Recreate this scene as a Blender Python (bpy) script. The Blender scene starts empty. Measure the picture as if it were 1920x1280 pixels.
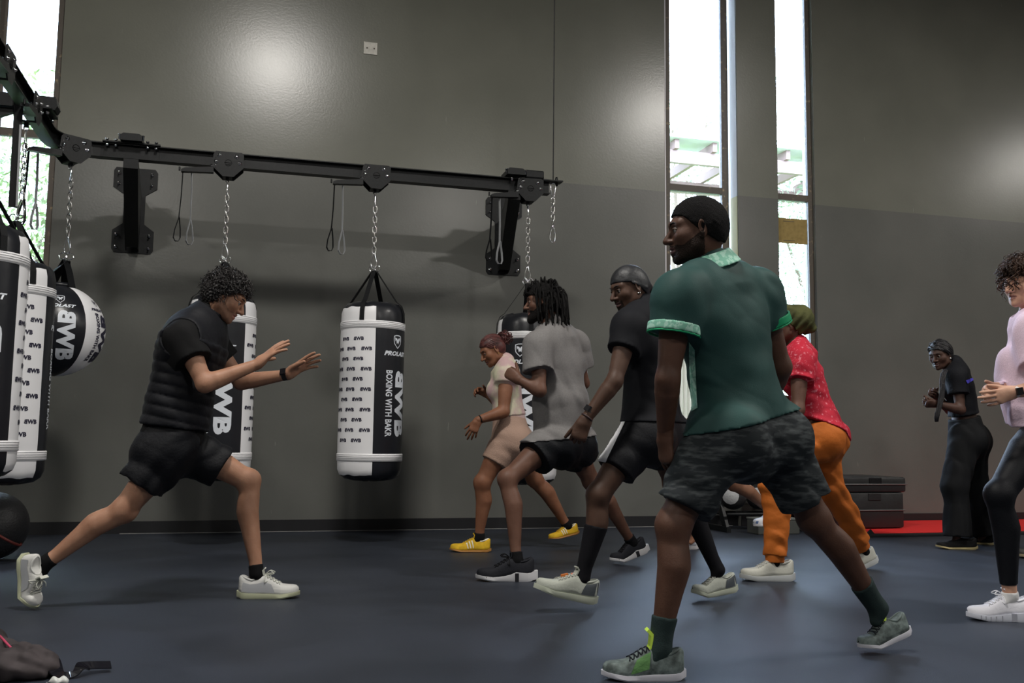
import bpy, bmesh, math, random
import numpy as np
import openvdb as vdb
from mathutils import Vector, Matrix
from mathutils.bvhtree import BVHTree

random.seed(7)
RNG = np.random.default_rng(7)
SC = bpy.context.scene
COL = SC.collection

# ------------------------------------------------------------------ camera
FPX = 1800.0
YAW, PITCH, ROLL = math.radians(15.45), math.atan(185 / 1800), 0.012
CAM = np.array([0.0, 0.0, 0.80])
FW = np.array([math.sin(YAW) * math.cos(PITCH), math.cos(YAW) * math.cos(PITCH), math.sin(PITCH)])
_R = np.array([math.cos(YAW), -math.sin(YAW), 0.0])
_U = np.cross(_R, FW)
RT = _R * math.cos(ROLL) + _U * math.sin(ROLL)
UP = _U * math.cos(ROLL) - _R * math.sin(ROLL)
cd = bpy.data.cameras.new('camera')
cam = bpy.data.objects.new('camera', cd)
COL.objects.link(cam)
cd.sensor_width = 36.0
cd.lens = FPX / 1920 * 36
cd.clip_end = 200
cam.matrix_world = Matrix(((RT[0], UP[0], -FW[0], CAM[0]), (RT[1], UP[1], -FW[1], CAM[1]),
                           (RT[2], UP[2], -FW[2], CAM[2]), (0, 0, 0, 1)))
SC.camera = cam

# ------------------------------------------------------------------ world, lamps, exposure
SC.view_settings.view_transform = 'Standard'
SC.view_settings.look = 'None'
SC.view_settings.exposure = 0.42
SC.view_settings.gamma = 1.0
SC.view_settings.use_curve_mapping = False
wd = bpy.data.worlds.new('sky')
SC.world = wd
wd.use_nodes = True
_bg = wd.node_tree.nodes['Background']
_bg.inputs[0].default_value = (0.64, 0.79, 1.0, 1)
_bg.inputs[1].default_value = 20.0
LAMP_Z = 6.55
LAMPS = [(-5.9, 3.0, 140), (0.22, 3.0, 175), (6.5, 2.8, 175), (14.4, 2.4, 150), (-2.5, -4.5, 140), (4.5, -4.5, 160), (10.5, -4.5, 130)]
for lx, ly, lw in LAMPS:
    ld = bpy.data.lights.new('ceiling_lamp', 'AREA')
    ld.shape = 'DISK'
    ld.size = 0.80
    ld.energy = lw*1.12
    ld.color = (1.0, 0.96, 0.90)
    lo = bpy.data.objects.new('ceiling_lamp_light', ld)
    lo.location = (lx, ly, LAMP_Z - 0.30)
    COL.objects.link(lo)

def ray(px, py):
    return FW + (px - 960) / FPX * RT - (py - 640) / FPX * UP
def onY(px, py, Y):
    d = ray(px, py)
    return CAM + d * (Y / d[1])
def onZ(px, py, Z=0.0):
    d = ray(px, py)
    return CAM + d * ((Z - 0.8) / d[2])

# ------------------------------------------------------------------ materials
def _nodes(name):
    m = bpy.data.materials.new(name)
    m.use_nodes = True
    return m, m.node_tree.nodes, m.node_tree.links, m.node_tree.nodes['Principled BSDF']
def mat(name, col, rough=0.6, metal=0.0, var=0.0, vscale=8.0, bump=0.0, bscale=40.0, spec=0.5, stretch=None,
        col2=None, thr=None, coat=0.0, sheen=0.0):
    m, N, L, b = _nodes(name)
    if rough >= .55 and not metal and spec == .5: spec = .18      # cloth and rubber: little sheen
    if rough >= .55 and max(col) < .02 and not col2: col = tuple(c*.55 for c in col)
    b.inputs['Base Color'].default_value = (*col, 1)
    b.inputs['Roughness'].default_value = rough
    b.inputs['Metallic'].default_value = metal
    b.inputs['Specular IOR Level'].default_value = spec
    if coat: b.inputs['Coat Weight'].default_value = coat
    if sheen:
        b.inputs['Sheen Weight'].default_value = sheen
        b.inputs['Sheen Roughness'].default_value = 0.5
    vec = None
    if var or bump or col2:
        tc = N.new('ShaderNodeTexCoord')
        mp = N.new('ShaderNodeMapping')
        L.new(tc.outputs['Object'], mp.inputs[0])
        if stretch: mp.inputs['Scale'].default_value = stretch
        vec = mp.outputs[0]
    if var or col2:
        nz = N.new('ShaderNodeTexNoise')
        nz.inputs['Scale'].default_value = vscale
        nz.inputs['Detail'].default_value = 6
        L.new(vec, nz.inputs['Vector'])
        cr = N.new('ShaderNodeValToRGB')
        c2 = col2 if col2 else tuple(min(1, c * (1 + var)) for c in col)
        c1 = col if col2 else tuple(c * (1 - var) for c in col)
        t0, t1 = thr if thr else (0.35, 0.65)
        cr.color_ramp.elements[0].position = t0
        cr.color_ramp.elements[0].color = (*c1, 1)
        cr.color_ramp.elements[1].position = t1
        cr.color_ramp.elements[1].color = (*c2, 1)
        L.new(nz.outputs['Fac'], cr.inputs[0])
        L.new(cr.outputs[0], b.inputs['Base Color'])
    if bump:
        n2 = N.new('ShaderNodeTexNoise')
        n2.inputs['Scale'].default_value = bscale
        n2.inputs['Detail'].default_value = 4
        L.new(vec, n2.inputs['Vector'])
        bp = N.new('ShaderNodeBump')
        bp.inputs['Strength'].default_value = bump
        bp.inputs['Distance'].default_value = 0.01
        L.new(n2.outputs['Fac'], bp.inputs['Height'])
        L.new(bp.outputs[0], b.inputs['Normal'])
    return m

def skin(name, col, rough=0.52):
    m, N, L, b = _nodes(name)
    tc = N.new('ShaderNodeTexCoord')
    nz = N.new('ShaderNodeTexNoise'); nz.inputs['Scale'].default_value = 14; nz.inputs['Detail'].default_value = 5
    L.new(tc.outputs['Object'], nz.inputs['Vector'])
    cr = N.new('ShaderNodeValToRGB')
    cr.color_ramp.elements[0].position = 0.3; cr.color_ramp.elements[0].color = (col[0]*.82, col[1]*.74, col[2]*.70, 1)
    cr.color_ramp.elements[1].position = 0.7; cr.color_ramp.elements[1].color = (col[0]*1.12, col[1]*1.1, col[2]*1.08, 1)
    L.new(nz.outputs['Fac'], cr.inputs[0]); L.new(cr.outputs[0], b.inputs['Base Color'])
    n2 = N.new('ShaderNodeTexNoise'); n2.inputs['Scale'].default_value = 180
    L.new(tc.outputs['Object'], n2.inputs['Vector'])
    bp = N.new('ShaderNodeBump'); bp.inputs['Strength'].default_value = 0.15; bp.inputs['Distance'].default_value = 0.004
    L.new(n2.outputs['Fac'], bp.inputs['Height']); L.new(bp.outputs[0], b.inputs['Normal'])
    b.inputs['Roughness'].default_value = rough
    b.inputs['Specular IOR Level'].default_value = 0.30
    b.inputs['Subsurface Weight'].default_value = 0.08
    b.inputs['Subsurface Radius'].default_value = (0.02, 0.008, 0.004)
    return m

# ------------------------------------------------------------------ object helpers
def tag(o, label=None, cat=None, group=None, kind=None):
    if label: o['label'] = label
    if cat: o['category'] = cat
    if group: o['group'] = group
    if kind: o['kind'] = kind
    return o
def empty(name, loc, label=None, cat=None, group=None):
    o = bpy.data.objects.new(name, None)
    o.empty_display_size = 0.1
    o.location = loc
    COL.objects.link(o)
    return tag(o, label, cat, group)
def mesh_np(name, V, F, m, parent=None, org=None, smooth=True, label=None):
    """V (n,3) in world space, F (k,4) or (k,3) or list of index lists; org = world origin of the object."""
    V = np.asarray(V, dtype=np.float64)
    if org is None:
        org = np.array(ROOTLOC.get(parent.name, (0, 0, 0))) if parent else np.zeros(3)
    me = bpy.data.meshes.new(name)
    me.from_pydata((V - np.asarray(org)).tolist(), [], F.tolist() if hasattr(F, 'tolist') else F)
    for x in (m if isinstance(m, (list, tuple)) else [m]):
        me.materials.append(x)
    if smooth:
        me.polygons.foreach_set('use_smooth', [True] * len(me.polygons))
    me.update()
    o = bpy.data.objects.new(name, me)
    COL.objects.link(o)
    if parent:
        o.parent = parent
        ROOTLOC[o.name] = tuple(org)
    else:
        o.location = org
        ROOTLOC[o.name] = tuple(org)
    if label: o['label'] = label
    return o
ROOTLOC = {}
def root(name, loc, label, cat, group=None):
    o = empty(name, loc, label, cat, group)
    ROOTLOC[o.name] = tuple(loc)
    return o

class MB:
    """collects simple shapes into one mesh, world coordinates"""
    def __init__(s): s.V = []; s.F = []; s.M = []; s.n = 0
    def add(s, V, F, mi=0):
        s.V += [tuple(v) for v in V]
        s.F += [[i + s.n for i in f] for f in F]
        s.M += [mi] * len(F)
        s.n += len(V)
        return s
    def box(s, lo, hi, mi=0, bev=0.0):
        (x0, y0, z0), (x1, y1, z1) = lo, hi
        if bev <= 0:
            V = [(x, y, z) for x in (x0, x1) for y in (y0, y1) for z in (z0, z1)]
            F = [(0, 1, 3, 2), (4, 6, 7, 5), (0, 4, 5, 1), (2, 3, 7, 6), (0, 2, 6, 4), (1, 5, 7, 3)]
            return s.add(V, F, mi)
        bm = bmesh.new()
        bmesh.ops.create_cube(bm, size=1)
        for v in bm.verts:
            v.co = Vector(((x0+x1)/2 + v.co.x*(x1-x0), (y0+y1)/2 + v.co.y*(y1-y0), (z0+z1)/2 + v.co.z*(z1-z0)))
        bmesh.ops.bevel(bm, geom=bm.edges[:], offset=bev, segments=2, affect='EDGES', profile=0.5)
        bm.verts.index_update()
        s.add([v.co[:] for v in bm.verts], [[v.index for v in f.verts] for f in bm.faces], mi)
        bm.free()
        return s
    def obox(s, c, ax, half, mi=0):
        """oriented box: centre, 3 axes, half sizes"""
        c = np.asarray(c, float); ax = [np.asarray(a, float) for a in ax]
        V = [c + i*half[0]*ax[0] + j*half[1]*ax[1] + k*half[2]*ax[2] for i in (-1, 1) for j in (-1, 1) for k in (-1, 1)]
        F = [(0, 1, 3, 2), (4, 6, 7, 5), (0, 4, 5, 1), (2, 3, 7, 6), (0, 2, 6, 4), (1, 5, 7, 3)]
        return s.add(V, F, mi)
    def prism(s, poly, n, t, mi=0):
        """poly: list of 3D points, extruded along n by t"""
        n = np.asarray(n, float); P = [np.asarray(p, float) for p in poly]; k = len(P)
        V = P + [p + n*t for p in P]
        F = [list(range(k))[::-1], [k + i for i in range(k)]] + [(i, (i+1) % k, k + (i+1) % k, k + i) for i in range(k)]
        return s.add(V, F, mi)
    def tube(s, pts, r, sides=8, mi=0, closed=False, flat=None):
        P = np.asarray(pts, float); n = len(P)
        r = np.full(n, r) if np.isscalar(r) else np.asarray(r, float)
        T = np.gradient(P, axis=0)
        if closed: T = np.roll(P, -1, 0) - np.roll(P, 1, 0)
        T /= np.linalg.norm(T, axis=1)[:, None] + 1e-9
        up = np.array([0, 0, 1.0]) if abs(T[0][2]) < 0.9 else np.array([1.0, 0, 0])
        a = np.cross(T[0], up); a /= np.linalg.norm(a)
        V = []; ang = np.arange(sides) * 2 * math.pi / sides
        for i in range(n):
            a = a - T[i] * (a @ T[i]); a /= np.linalg.norm(a) + 1e-9
            b = np.cross(T[i], a)
            fa = 1.0; fb = 1.0
            if flat: fa, fb = flat
            V += list(P[i] + r[i] * (np.cos(ang)[:, None] * a * fa + np.sin(ang)[:, None] * b * fb))
        F = []
        for i in range(n if closed else n - 1):
            j = (i + 1) % n
            for k in range(sides):
                k2 = (k + 1) % sides
                F.append((i*sides + k, i*sides + k2, j*sides + k2, j*sides + k))
        if not closed:
            F.append(list(range(sides))[::-1]); F.append([(n-1)*sides + k for k in range(sides)])
        return s.add(V, F, mi)
    def ribbon(s, pts, side, w, t=0.003, mi=0):
        """flat strap along pts; side = width direction (one vector or one per point)"""
        P = np.asarray(pts, float); n = len(P)
        T = np.gradient(P, axis=0); T /= np.linalg.norm(T, axis=1)[:, None] + 1e-9
        S = np.asarray(side, float)
        if S.ndim == 1: S = np.repeat(S[None], n, 0)
        S = S - T * np.sum(S*T, 1)[:, None]; S /= np.linalg.norm(S, axis=1)[:, None] + 1e-9
        Nn = np.cross(T, S); V = []
        for i in range(n):
            V += [P[i] - S[i]*w/2 - Nn[i]*t/2, P[i] + S[i]*w/2 - Nn[i]*t/2, P[i] + S[i]*w/2 + Nn[i]*t/2, P[i] - S[i]*w/2 + Nn[i]*t/2]
        F = [(i*4 + k, i*4 + (k+1) % 4, i*4 + 4 + (k+1) % 4, i*4 + 4 + k) for i in range(n-1) for k in range(4)]
        F += [(3, 2, 1, 0), ((n-1)*4, (n-1)*4+1, (n-1)*4+2, (n-1)*4+3)]
        return s.add(V, F, mi)
    def lathe(s, prof, c, axis=(0, 0, 1), seg=32, mi=0, a0=0.0):
        """prof: (r, h) list; around axis through c"""
        ax = np.asarray(axis, float); ax /= np.linalg.norm(ax)
        e = np.array([1.0, 0, 0]) if abs(ax[0]) < 0.9 else np.array([0, 1.0, 0])
        e1 = e - ax*(e @ ax); e1 /= np.linalg.norm(e1); e2 = np.cross(ax, e1)
        V = []; F = []
        for r, h in prof:
            for k in range(seg):
                t = a0 + 2*math.pi*k/seg
                V.append(np.asarray(c) + ax*h + r*(math.cos(t)*e1 + math.sin(t)*e2))
        for i in range(len(prof)-1):
            for k in range(seg):
                k2 = (k+1) % seg
                F.append((i*seg+k, i*seg+k2, (i+1)*seg+k2, (i+1)*seg+k))
        F.append(list(range(seg))[::-1]); F.append([(len(prof)-1)*seg+k for k in range(seg)])
        return s.add(V, F, mi)
    def ball(s, c, r, mi=0, seg=10, rings=6, axes=None):
        r = np.array([r, r, r]) if np.isscalar(r) else np.asarray(r, float)
        A = np.eye(3) if axes is None else np.asarray(axes, float)
        V = []; F = []
        for i in range(1, rings):
            ph = math.pi*i/rings
            for k in range(seg):
                t = 2*math.pi*k/seg
                p = np.array([r[0]*math.sin(ph)*math.cos(t), r[1]*math.sin(ph)*math.sin(t), r[2]*math.cos(ph)])
                V.append(np.asarray(c) + p @ A)
        top = len(V); V.append(np.asarray(c) + np.array([0, 0, r[2]]) @ A); V.append(np.asarray(c) - np.array([0, 0, r[2]]) @ A)
        for i in range(rings-2):
            for k in range(seg):
                k2 = (k+1) % seg
                F.append((i*seg+k, (i+1)*seg+k, (i+1)*seg+k2, i*seg+k2))
        for k in range(seg):
            k2 = (k+1) % seg
            F.append((top, k, k2)); F.append((top+1, (rings-2)*seg+k2, (rings-2)*seg+k))
        return s.add(V, F, mi)
    def build(s, name, m, parent=None, org=None, smooth=False, label=None, auto=None):
        o = mesh_np(name, np.array(s.V), s.F, m, parent, org, smooth, label)
        if isinstance(m, (list, tuple)) and len(m) > 1:
            o.data.polygons.foreach_set('material_index', s.M)
        if auto is not None:
            o.data.polygons.foreach_set('use_smooth', [True]*len(o.data.polygons))
            o.data.set_sharp_from_angle(angle=math.radians(auto))
        return o
def cube(name, lo, hi, m, parent=None, bev=0.0, label=None, org=None):
    if org is None and parent is None:
        org = ((lo[0]+hi[0])/2, (lo[1]+hi[1])/2, lo[2])
    return MB().box(lo, hi, 0, bev).build(name, m, parent, org, label=label)
def unit(v):
    v = np.asarray(v, float); return v/(np.linalg.norm(v)+1e-12)
def lerp(a, b, t): return np.asarray(a)*(1-t) + np.asarray(b)*t
def ring_pts(c, ax1, ax2, r1, r2, n=16):
    return [np.asarray(c) + math.cos(2*math.pi*k/n)*r1*np.asarray(ax1) + math.sin(2*math.pi*k/n)*r2*np.asarray(ax2) for k in range(n)]

# ------------------------------------------------------------------ signed distance voxels
class Vox:
    def __init__(s, lo, hi, h):
        s.lo = np.asarray(lo, np.float32); s.h = h
        s.n = np.ceil((np.asarray(hi) - s.lo)/h).astype(int) + 1
        s.a = np.full(s.n, 0.5, np.float32)
        s.c = [s.lo[i] + np.arange(s.n[i], dtype=np.float32)*h for i in range(3)]
    def box(s, lo, hi, pad):
        i0 = np.clip(np.floor((np.asarray(lo) - pad - s.lo)/s.h).astype(int), 0, s.n)
        i1 = np.clip(np.ceil((np.asarray(hi) + pad - s.lo)/s.h).astype(int) + 1, 0, s.n)
        if np.any(i1 <= i0): return None
        sl = tuple(slice(i0[k], i1[k]) for k in range(3))
        return sl, s.c[0][sl[0]][:, None, None], s.c[1][sl[1]][None, :, None], s.c[2][sl[2]][None, None, :]
    def put(s, sl, d, k, mode):
        a = s.a[sl]
        if mode == 'add':
            if k <= 0: s.a[sl] = np.minimum(a, d); return
            h = np.clip(0.5 + 0.5*(a - d)/k, 0, 1)
            s.a[sl] = a*(1-h) + d*h - k*h*(1-h)
        elif mode == 'sub':
            nd = -d
            if k <= 0: s.a[sl] = np.maximum(a, nd); return
            h = np.clip(0.5 - 0.5*(a - nd)/k, 0, 1)
            s.a[sl] = a*(1-h) + nd*h + k*h*(1-h)
        else: s.a[sl] = np.maximum(a, d)
    def chain(s, pts, rs, k=0.02, flat=None, cuts=(), mode='add'):
        P = np.asarray(pts, float); rs = np.asarray([rs]*len(P) if np.isscalar(rs) else rs, float)
        rm = rs.max()
        f = max(1.0, flat[1]) if flat else 1.0
        b = s.box((P - rm*f).min(0), (P + rm*f).max(0), max(k, 0) + 3*s.h + 0.01)
        if b is None: return s
        sl, X, Y, Z = b
        d = None
        for i in range(len(P)-1):
            a = P[i]; e = P[i+1] - a; L2 = e @ e
            if L2 < 1e-12: continue
            x = X - a[0]; y = Y - a[1]; z = Z - a[2]
            if flat:
                n, sc = np.asarray(flat[0], float), flat[1]
                q = (x*n[0] + y*n[1] + z*n[2])*(1/sc - 1)
                x = x + q*n[0]; y = y + q*n[1]; z = z + q*n[2]
                en = e + n*(e @ n)*(1/sc - 1); L2n = en @ en
            else: en = e; L2n = L2
            t = np.clip((x*en[0] + y*en[1] + z*en[2])/L2n, 0, 1)
            dd = np.sqrt((x - t*en[0])**2 + (y - t*en[1])**2 + (z - t*en[2])**2) - (rs[i] + t*(rs[i+1]-rs[i]))
            d = dd if d is None else np.minimum(d, dd)
        if flat: d = d*min(1.0, flat[1])
        for p, n in cuts:
            d = np.maximum(d, (X-p[0])*n[0] + (Y-p[1])*n[1] + (Z-p[2])*n[2])
        s.put(sl, d, k, mode)
        return s
    def ell(s, c, rad, axes=None, k=0.02, mode='add', cuts=()):
        c = np.asarray(c, float); rad = np.asarray(rad if not np.isscalar(rad) else [rad]*3, float)
        A = np.eye(3) if axes is None else np.asarray(axes, float)
        rm = rad.max()
        b = s.box(c - rm, c + rm, max(k, 0) + 3*s.h + 0.005)
        if b is None: return s
        sl, X, Y, Z = b
        x = X - c[0]; y = Y - c[1]; z = Z - c[2]
        k0 = 0; k1 = 0
        for i in range(3):
            q = x*A[i][0] + y*A[i][1] + z*A[i][2]
            k0 = k0 + (q/rad[i])**2; k1 = k1 + (q/rad[i]**2)**2
        k0 = np.sqrt(k0); k1 = np.sqrt(k1) + 1e-6
        d = k0*(k0-1)/k1
        d = np.where(k0 < 0.05, -rad.min(), d)
        for p, n in cuts:
            d = np.maximum(d, (X-p[0])*n[0] + (Y-p[1])*n[1] + (Z-p[2])*n[2])
        s.put(sl, d.astype(np.float32), k, mode)
        return s
    def cut(s, p, n, k=0.0):
        X, Y, Z = s.c[0][:, None, None], s.c[1][None, :, None], s.c[2][None, None, :]
        s.a = np.maximum(s.a, (X-p[0])*n[0] + (Y-p[1])*n[1] + (Z-p[2])*n[2]).astype(np.float32)
        return s
    def wrinkle(s, amp, dirs, seed=0):
        """cloth folds: displaced by warped sines. dirs: list of (direction, wavelength)"""
        X, Y, Z = s.c[0][:, None, None], s.c[1][None, :, None], s.c[2][None, None, :]
        r = np.random.default_rng(seed)
        w = (np.sin(X*9 + Z*7 + r.random()*6) + np.sin(Y*11 - Z*8 + r.random()*6)).astype(np.float32)
        tot = 0
        for d, lam in dirs:
            q = (X*d[0] + Y*d[1] + Z*d[2])*(2*math.pi/lam) + w*1.5 + r.random()*6
            tot = tot + .6*np.sin(q) + .9*(.62 - np.abs(np.sin(q*.5 + .8*np.sin(X*13 + Z*17))))
        s.a = s.a + (amp/len(dirs)*tot).astype(np.float32)
        return s
    def shell(s, t, planes, depth=0.07):
        """hollow the garment near its openings (planes: (point, outward normal, radius))"""
        base = s.a.copy()
        for p, n, R in planes:
            b = s.box(np.asarray(p) - R, np.asarray(p) + R, 0)
            if b is None: continue
            sl, X, Y, Z = b
            q = (X-p[0])*n[0] + (Y-p[1])*n[1] + (Z-p[2])*n[2]
            inner = np.maximum(base[sl] + t, -(q + depth))
            s.a[sl] = np.maximum(s.a[sl], -inner)
        return s
    def mesh(s):
        a = np.clip(s.a, -3*s.h, 3*s.h).astype(np.float32)
        a[0], a[-1] = 3*s.h, 3*s.h; a[:, 0], a[:, -1] = 3*s.h, 3*s.h; a[:, :, 0], a[:, :, -1] = 3*s.h, 3*s.h
        g = vdb.FloatGrid(); g.background = 3*s.h
        g.copyFromArray(a, tolerance=0)
        p, q = g.convertToQuads(isovalue=0.0)
        return p*s.h + s.lo, q[:, ::-1]
    def build(s, name, m, parent, label=None):
        p, q = s.mesh()
        if len(p) == 0: return None
        return mesh_np(name, p, q, m, parent, None, True, label)
# ================================================================== palette
M = {}
def wallmat():
    m, N, L, b = _nodes('wall_paint')
    tc = N.new('ShaderNodeTexCoord')
    sp = N.new('ShaderNodeSeparateXYZ'); L.new(tc.outputs['Object'], sp.inputs[0])
    st = N.new('ShaderNodeMath'); st.operation = 'GREATER_THAN'; st.inputs[1].default_value = 3.26
    L.new(sp.outputs['Z'], st.inputs[0])
    nz = N.new('ShaderNodeTexNoise'); nz.inputs['Scale'].default_value = 1.3; nz.inputs['Detail'].default_value = 7
    L.new(tc.outputs['Object'], nz.inputs['Vector'])
    def ramp(a, c):
        r = N.new('ShaderNodeValToRGB')
        r.color_ramp.elements[0].position = .35; r.color_ramp.elements[0].color = (*a, 1)
        r.color_ramp.elements[1].position = .7; r.color_ramp.elements[1].color = (*c, 1)
        L.new(nz.outputs['Fac'], r.inputs[0]); return r
    lo = ramp((.122, .124, .114), (.146, .147, .135)); hi = ramp((.160, .163, .135), (.188, .190, .158))
    mx = N.new('ShaderNodeMix'); mx.data_type = 'RGBA'
    L.new(st.outputs[0], mx.inputs[0]); L.new(lo.outputs[0], mx.inputs[6]); L.new(hi.outputs[0], mx.inputs[7])
    # scuffs: thin pale scratches
    mp = N.new('ShaderNodeMapping'); mp.inputs['Scale'].default_value = (3.6, 1, .38); mp.inputs['Rotation'].default_value = (0, .35, 0)
    L.new(tc.outputs['Object'], mp.inputs[0])
    n3 = N.new('ShaderNodeTexNoise'); n3.inputs['Scale'].default_value = 11; n3.inputs['Detail'].default_value = 2
    L.new(mp.outputs[0], n3.inputs['Vector'])
    r3 = N.new('ShaderNodeValToRGB'); e = r3.color_ramp.elements
    e[0].position = .752; e[0].color = (0, 0, 0, 1); e[1].position = .79; e[1].color = (.35, .35, .35, 1)
    L.new(n3.outputs['Fac'], r3.inputs[0])
    m2 = N.new('ShaderNodeMix'); m2.data_type = 'RGBA'; m2.inputs[7].default_value = (.42, .42, .38, 1)
    L.new(r3.outputs[0], m2.inputs[0]); L.new(mx.outputs[2], m2.inputs[6])
    L.new(m2.outputs[2], b.inputs['Base Color'])
    n4 = N.new('ShaderNodeTexNoise'); n4.inputs['Scale'].default_value = 55; n4.inputs['Detail'].default_value = 5
    L.new(tc.outputs['Object'], n4.inputs['Vector'])
    bp = N.new('ShaderNodeBump'); bp.inputs['Strength'].default_value = .09; bp.inputs['Distance'].default_value = .005
    L.new(n4.outputs['Fac'], bp.inputs['Height']); L.new(bp.outputs[0], b.inputs['Normal'])
    b.inputs['Roughness'].default_value = .25
    b.inputs['Specular IOR Level'].default_value = .5
    return m
M['wall'] = wallmat()
def floormat():
    m, N, L, b = _nodes('rubber_floor')
    tc = N.new('ShaderNodeTexCoord')
    nz = N.new('ShaderNodeTexNoise'); nz.inputs['Scale'].default_value = 2.2; nz.inputs['Detail'].default_value = 8
    L.new(tc.outputs['Object'], nz.inputs['Vector'])
    r = N.new('ShaderNodeValToRGB')
    r.color_ramp.elements[0].position = .3; r.color_ramp.elements[0].color = (.018, .022, .030, 1)
    r.color_ramp.elements[1].position = .75; r.color_ramp.elements[1].color = (.027, .032, .044, 1)
    L.new(nz.outputs['Fac'], r.inputs[0]); L.new(r.outputs[0], b.inputs['Base Color'])
    n4 = N.new('ShaderNodeTexNoise'); n4.inputs['Scale'].default_value = 320; n4.inputs['Detail'].default_value = 3
    L.new(tc.outputs['Object'], n4.inputs['Vector'])
    bp = N.new('ShaderNodeBump'); bp.inputs['Strength'].default_value = .35; bp.inputs['Distance'].default_value = .003
    L.new(n4.outputs['Fac'], bp.inputs['Height']); L.new(bp.outputs[0], b.inputs['Normal'])
    rr = N.new('ShaderNodeMapRange'); rr.inputs[3].default_value = .42; rr.inputs[4].default_value = .56
    L.new(nz.outputs['Fac'], rr.inputs[0]); L.new(rr.outputs[0], b.inputs['Roughness'])
    b.inputs['Specular IOR Level'].default_value = .55
    b.inputs['Specular Tint'].default_value = (.70, .79, 1, 1)
    return m
M['floor'] = floormat()
M['base'] = mat('baseboard_rubber', (.012, .012, .014), .45)
M['ceil'] = mat('ceiling_paint', (.10, .10, .10), .9)
M['frame'] = mat('window_frame', (.10, .082, .066), .5, var=.3, vscale=20, col2=(.36, .27, .16), thr=(.60, .74))
M['glass'] = None
m_, N_, L_, b_ = _nodes('window_glass')
b_.inputs['Transmission Weight'].default_value = 1.0; b_.inputs['Roughness'].default_value = 0.02; b_.inputs['IOR'].default_value = 1.0
b_.inputs['Base Color'].default_value = (.97, .98, 1, 1)
_tr = N_.new('ShaderNodeBsdfTransparent'); _tr.inputs[0].default_value = (.95, .97, 1, 1)
_gl = N_.new('ShaderNodeBsdfGlossy'); _gl.inputs['Roughness'].default_value = .03
_fr = N_.new('ShaderNodeFresnel'); _fr.inputs[0].default_value = 1.45
_mx = N_.new('ShaderNodeMixShader')
L_.new(_fr.outputs[0], _mx.inputs[0]); L_.new(_tr.outputs[0], _mx.inputs[1]); L_.new(_gl.outputs[0], _mx.inputs[2])
L_.new(_mx.outputs[0], N_['Material Output'].inputs[0]); N_.remove(b_)
M['glass'] = m_
M['blacksteel'] = mat('black_powder_coat', (.007, .008, .009), .42, var=.2, vscale=60, bump=.08, bscale=300, spec=.32)
M['chrome'] = mat('chrome', (.85, .85, .88), .12, 1.0)
M['zinc'] = mat('zinc_chain', (.62, .61, .60), .25, 1.0)
M['vblack'] = mat('black_vinyl', (.012, .013, .017), .32, bump=.25, bscale=9)
M['vwhite'] = mat('white_vinyl', (.86, .86, .88), .42, bump=.15, bscale=9)
M['seam'] = mat('grey_thread', (.35, .35, .36), .7)
M['webb'] = mat('black_webbing', (.013, .014, .016), .62, bump=.3, bscale=260)
M['webg'] = mat('grey_webbing', (.30, .31, .32), .7, bump=.3, bscale=260)
M['ink'] = mat('navy_ink', (.018, .016, .04), .5)
M['pwhite'] = mat('white_print', (.72, .76, .82), .45)
M['red'] = mat('red_mat', (.80, .035, .035), .6, bump=.2, bscale=160)
M['matedge'] = mat('black_mat_edge', (.018, .019, .021), .6, bump=.2, bscale=90)
M['cream'] = mat('cream_plate', (.62, .60, .54), .5, var=.1, vscale=30)
M['card'] = mat('tan_cardboard', (.33, .24, .09), .8, var=.12, vscale=25)

Y0 = 8.55           # the wall face
CE = 6.6            # ceiling height
XL, XR, YB = -6.5, 17.0, -9.0
SILL, WT = 0.96, 6.15
W1 = (-2.10, -1.605); W2 = (3.925, 4.665); W3 = (5.115, 5.600)
# ------------------------------------------------------------------ shell
tag(cube('floor', (XL, YB, -.12), (XR, Y0 + .2, 0), M['floor'], org=(0, 0, 0)), 'dark blue-black rubber gym floor', kind='structure')
tag(cube('ceiling', (XL, YB, CE), (XR, Y0 + .2, CE + .1), M['ceil'], org=(0, 0, 0)), 'dark ceiling', kind='structure')
w = MB()
D = .22
w.box((XL, Y0, 0), (W1[0], Y0 + D, CE)); w.box((W1[1], Y0, 0), (W2[0], Y0 + D, CE)); w.box((W3[1], Y0, 0), (XR, Y0 + D, CE))
for a in (W1, (W2[0], W3[1])):
    w.box((a[0], Y0, 0), (a[1], Y0 + D, SILL)); w.box((a[0], Y0, WT), (a[1], Y0 + D, CE))
tag(w.build('wall_back', M['wall'], org=(0, 0, 0)), 'tall two-tone grey painted wall with narrow windows', kind='structure')
tag(MB().box((W2[1], Y0 - .09, 0), (W3[0], Y0 + D, CE)).build('trim_1', M['wall'], org=(0, 0, 0)), 'grey pillar between the two right windows', kind='structure')
_yl = MB(); _yl.box((W2[1] - .004, Y0 - .075, SILL), (W2[1], Y0 + .055, 3.26)); _yl.box((W2[1] - .004, Y0 - .075, 3.26), (W2[1], Y0 + .055, WT), 1)
tag(_yl.build('trim_2', [mat('pale_yellow_paint', (.62, .58, .34), .6), mat('white_paint', (.70, .70, .72), .55)], org=(0, 0, 0)),
    'window return beside the pillar, yellow below and white above', kind='structure')
for nm, lo, hi in (('wall_left', (XL - .2, YB, 0), (XL, Y0 + .2, CE)), ('wall_right', (XR, YB, 0), (XR + .2, Y0 + .2, CE)), ('wall_front', (XL, YB - .2, 0), (XR, YB, CE))):
    tag(cube(nm, lo, hi, M['wall'], org=(0, 0, 0)), 'dark grey painted gym wall', kind='structure')
b = MB()
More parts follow.
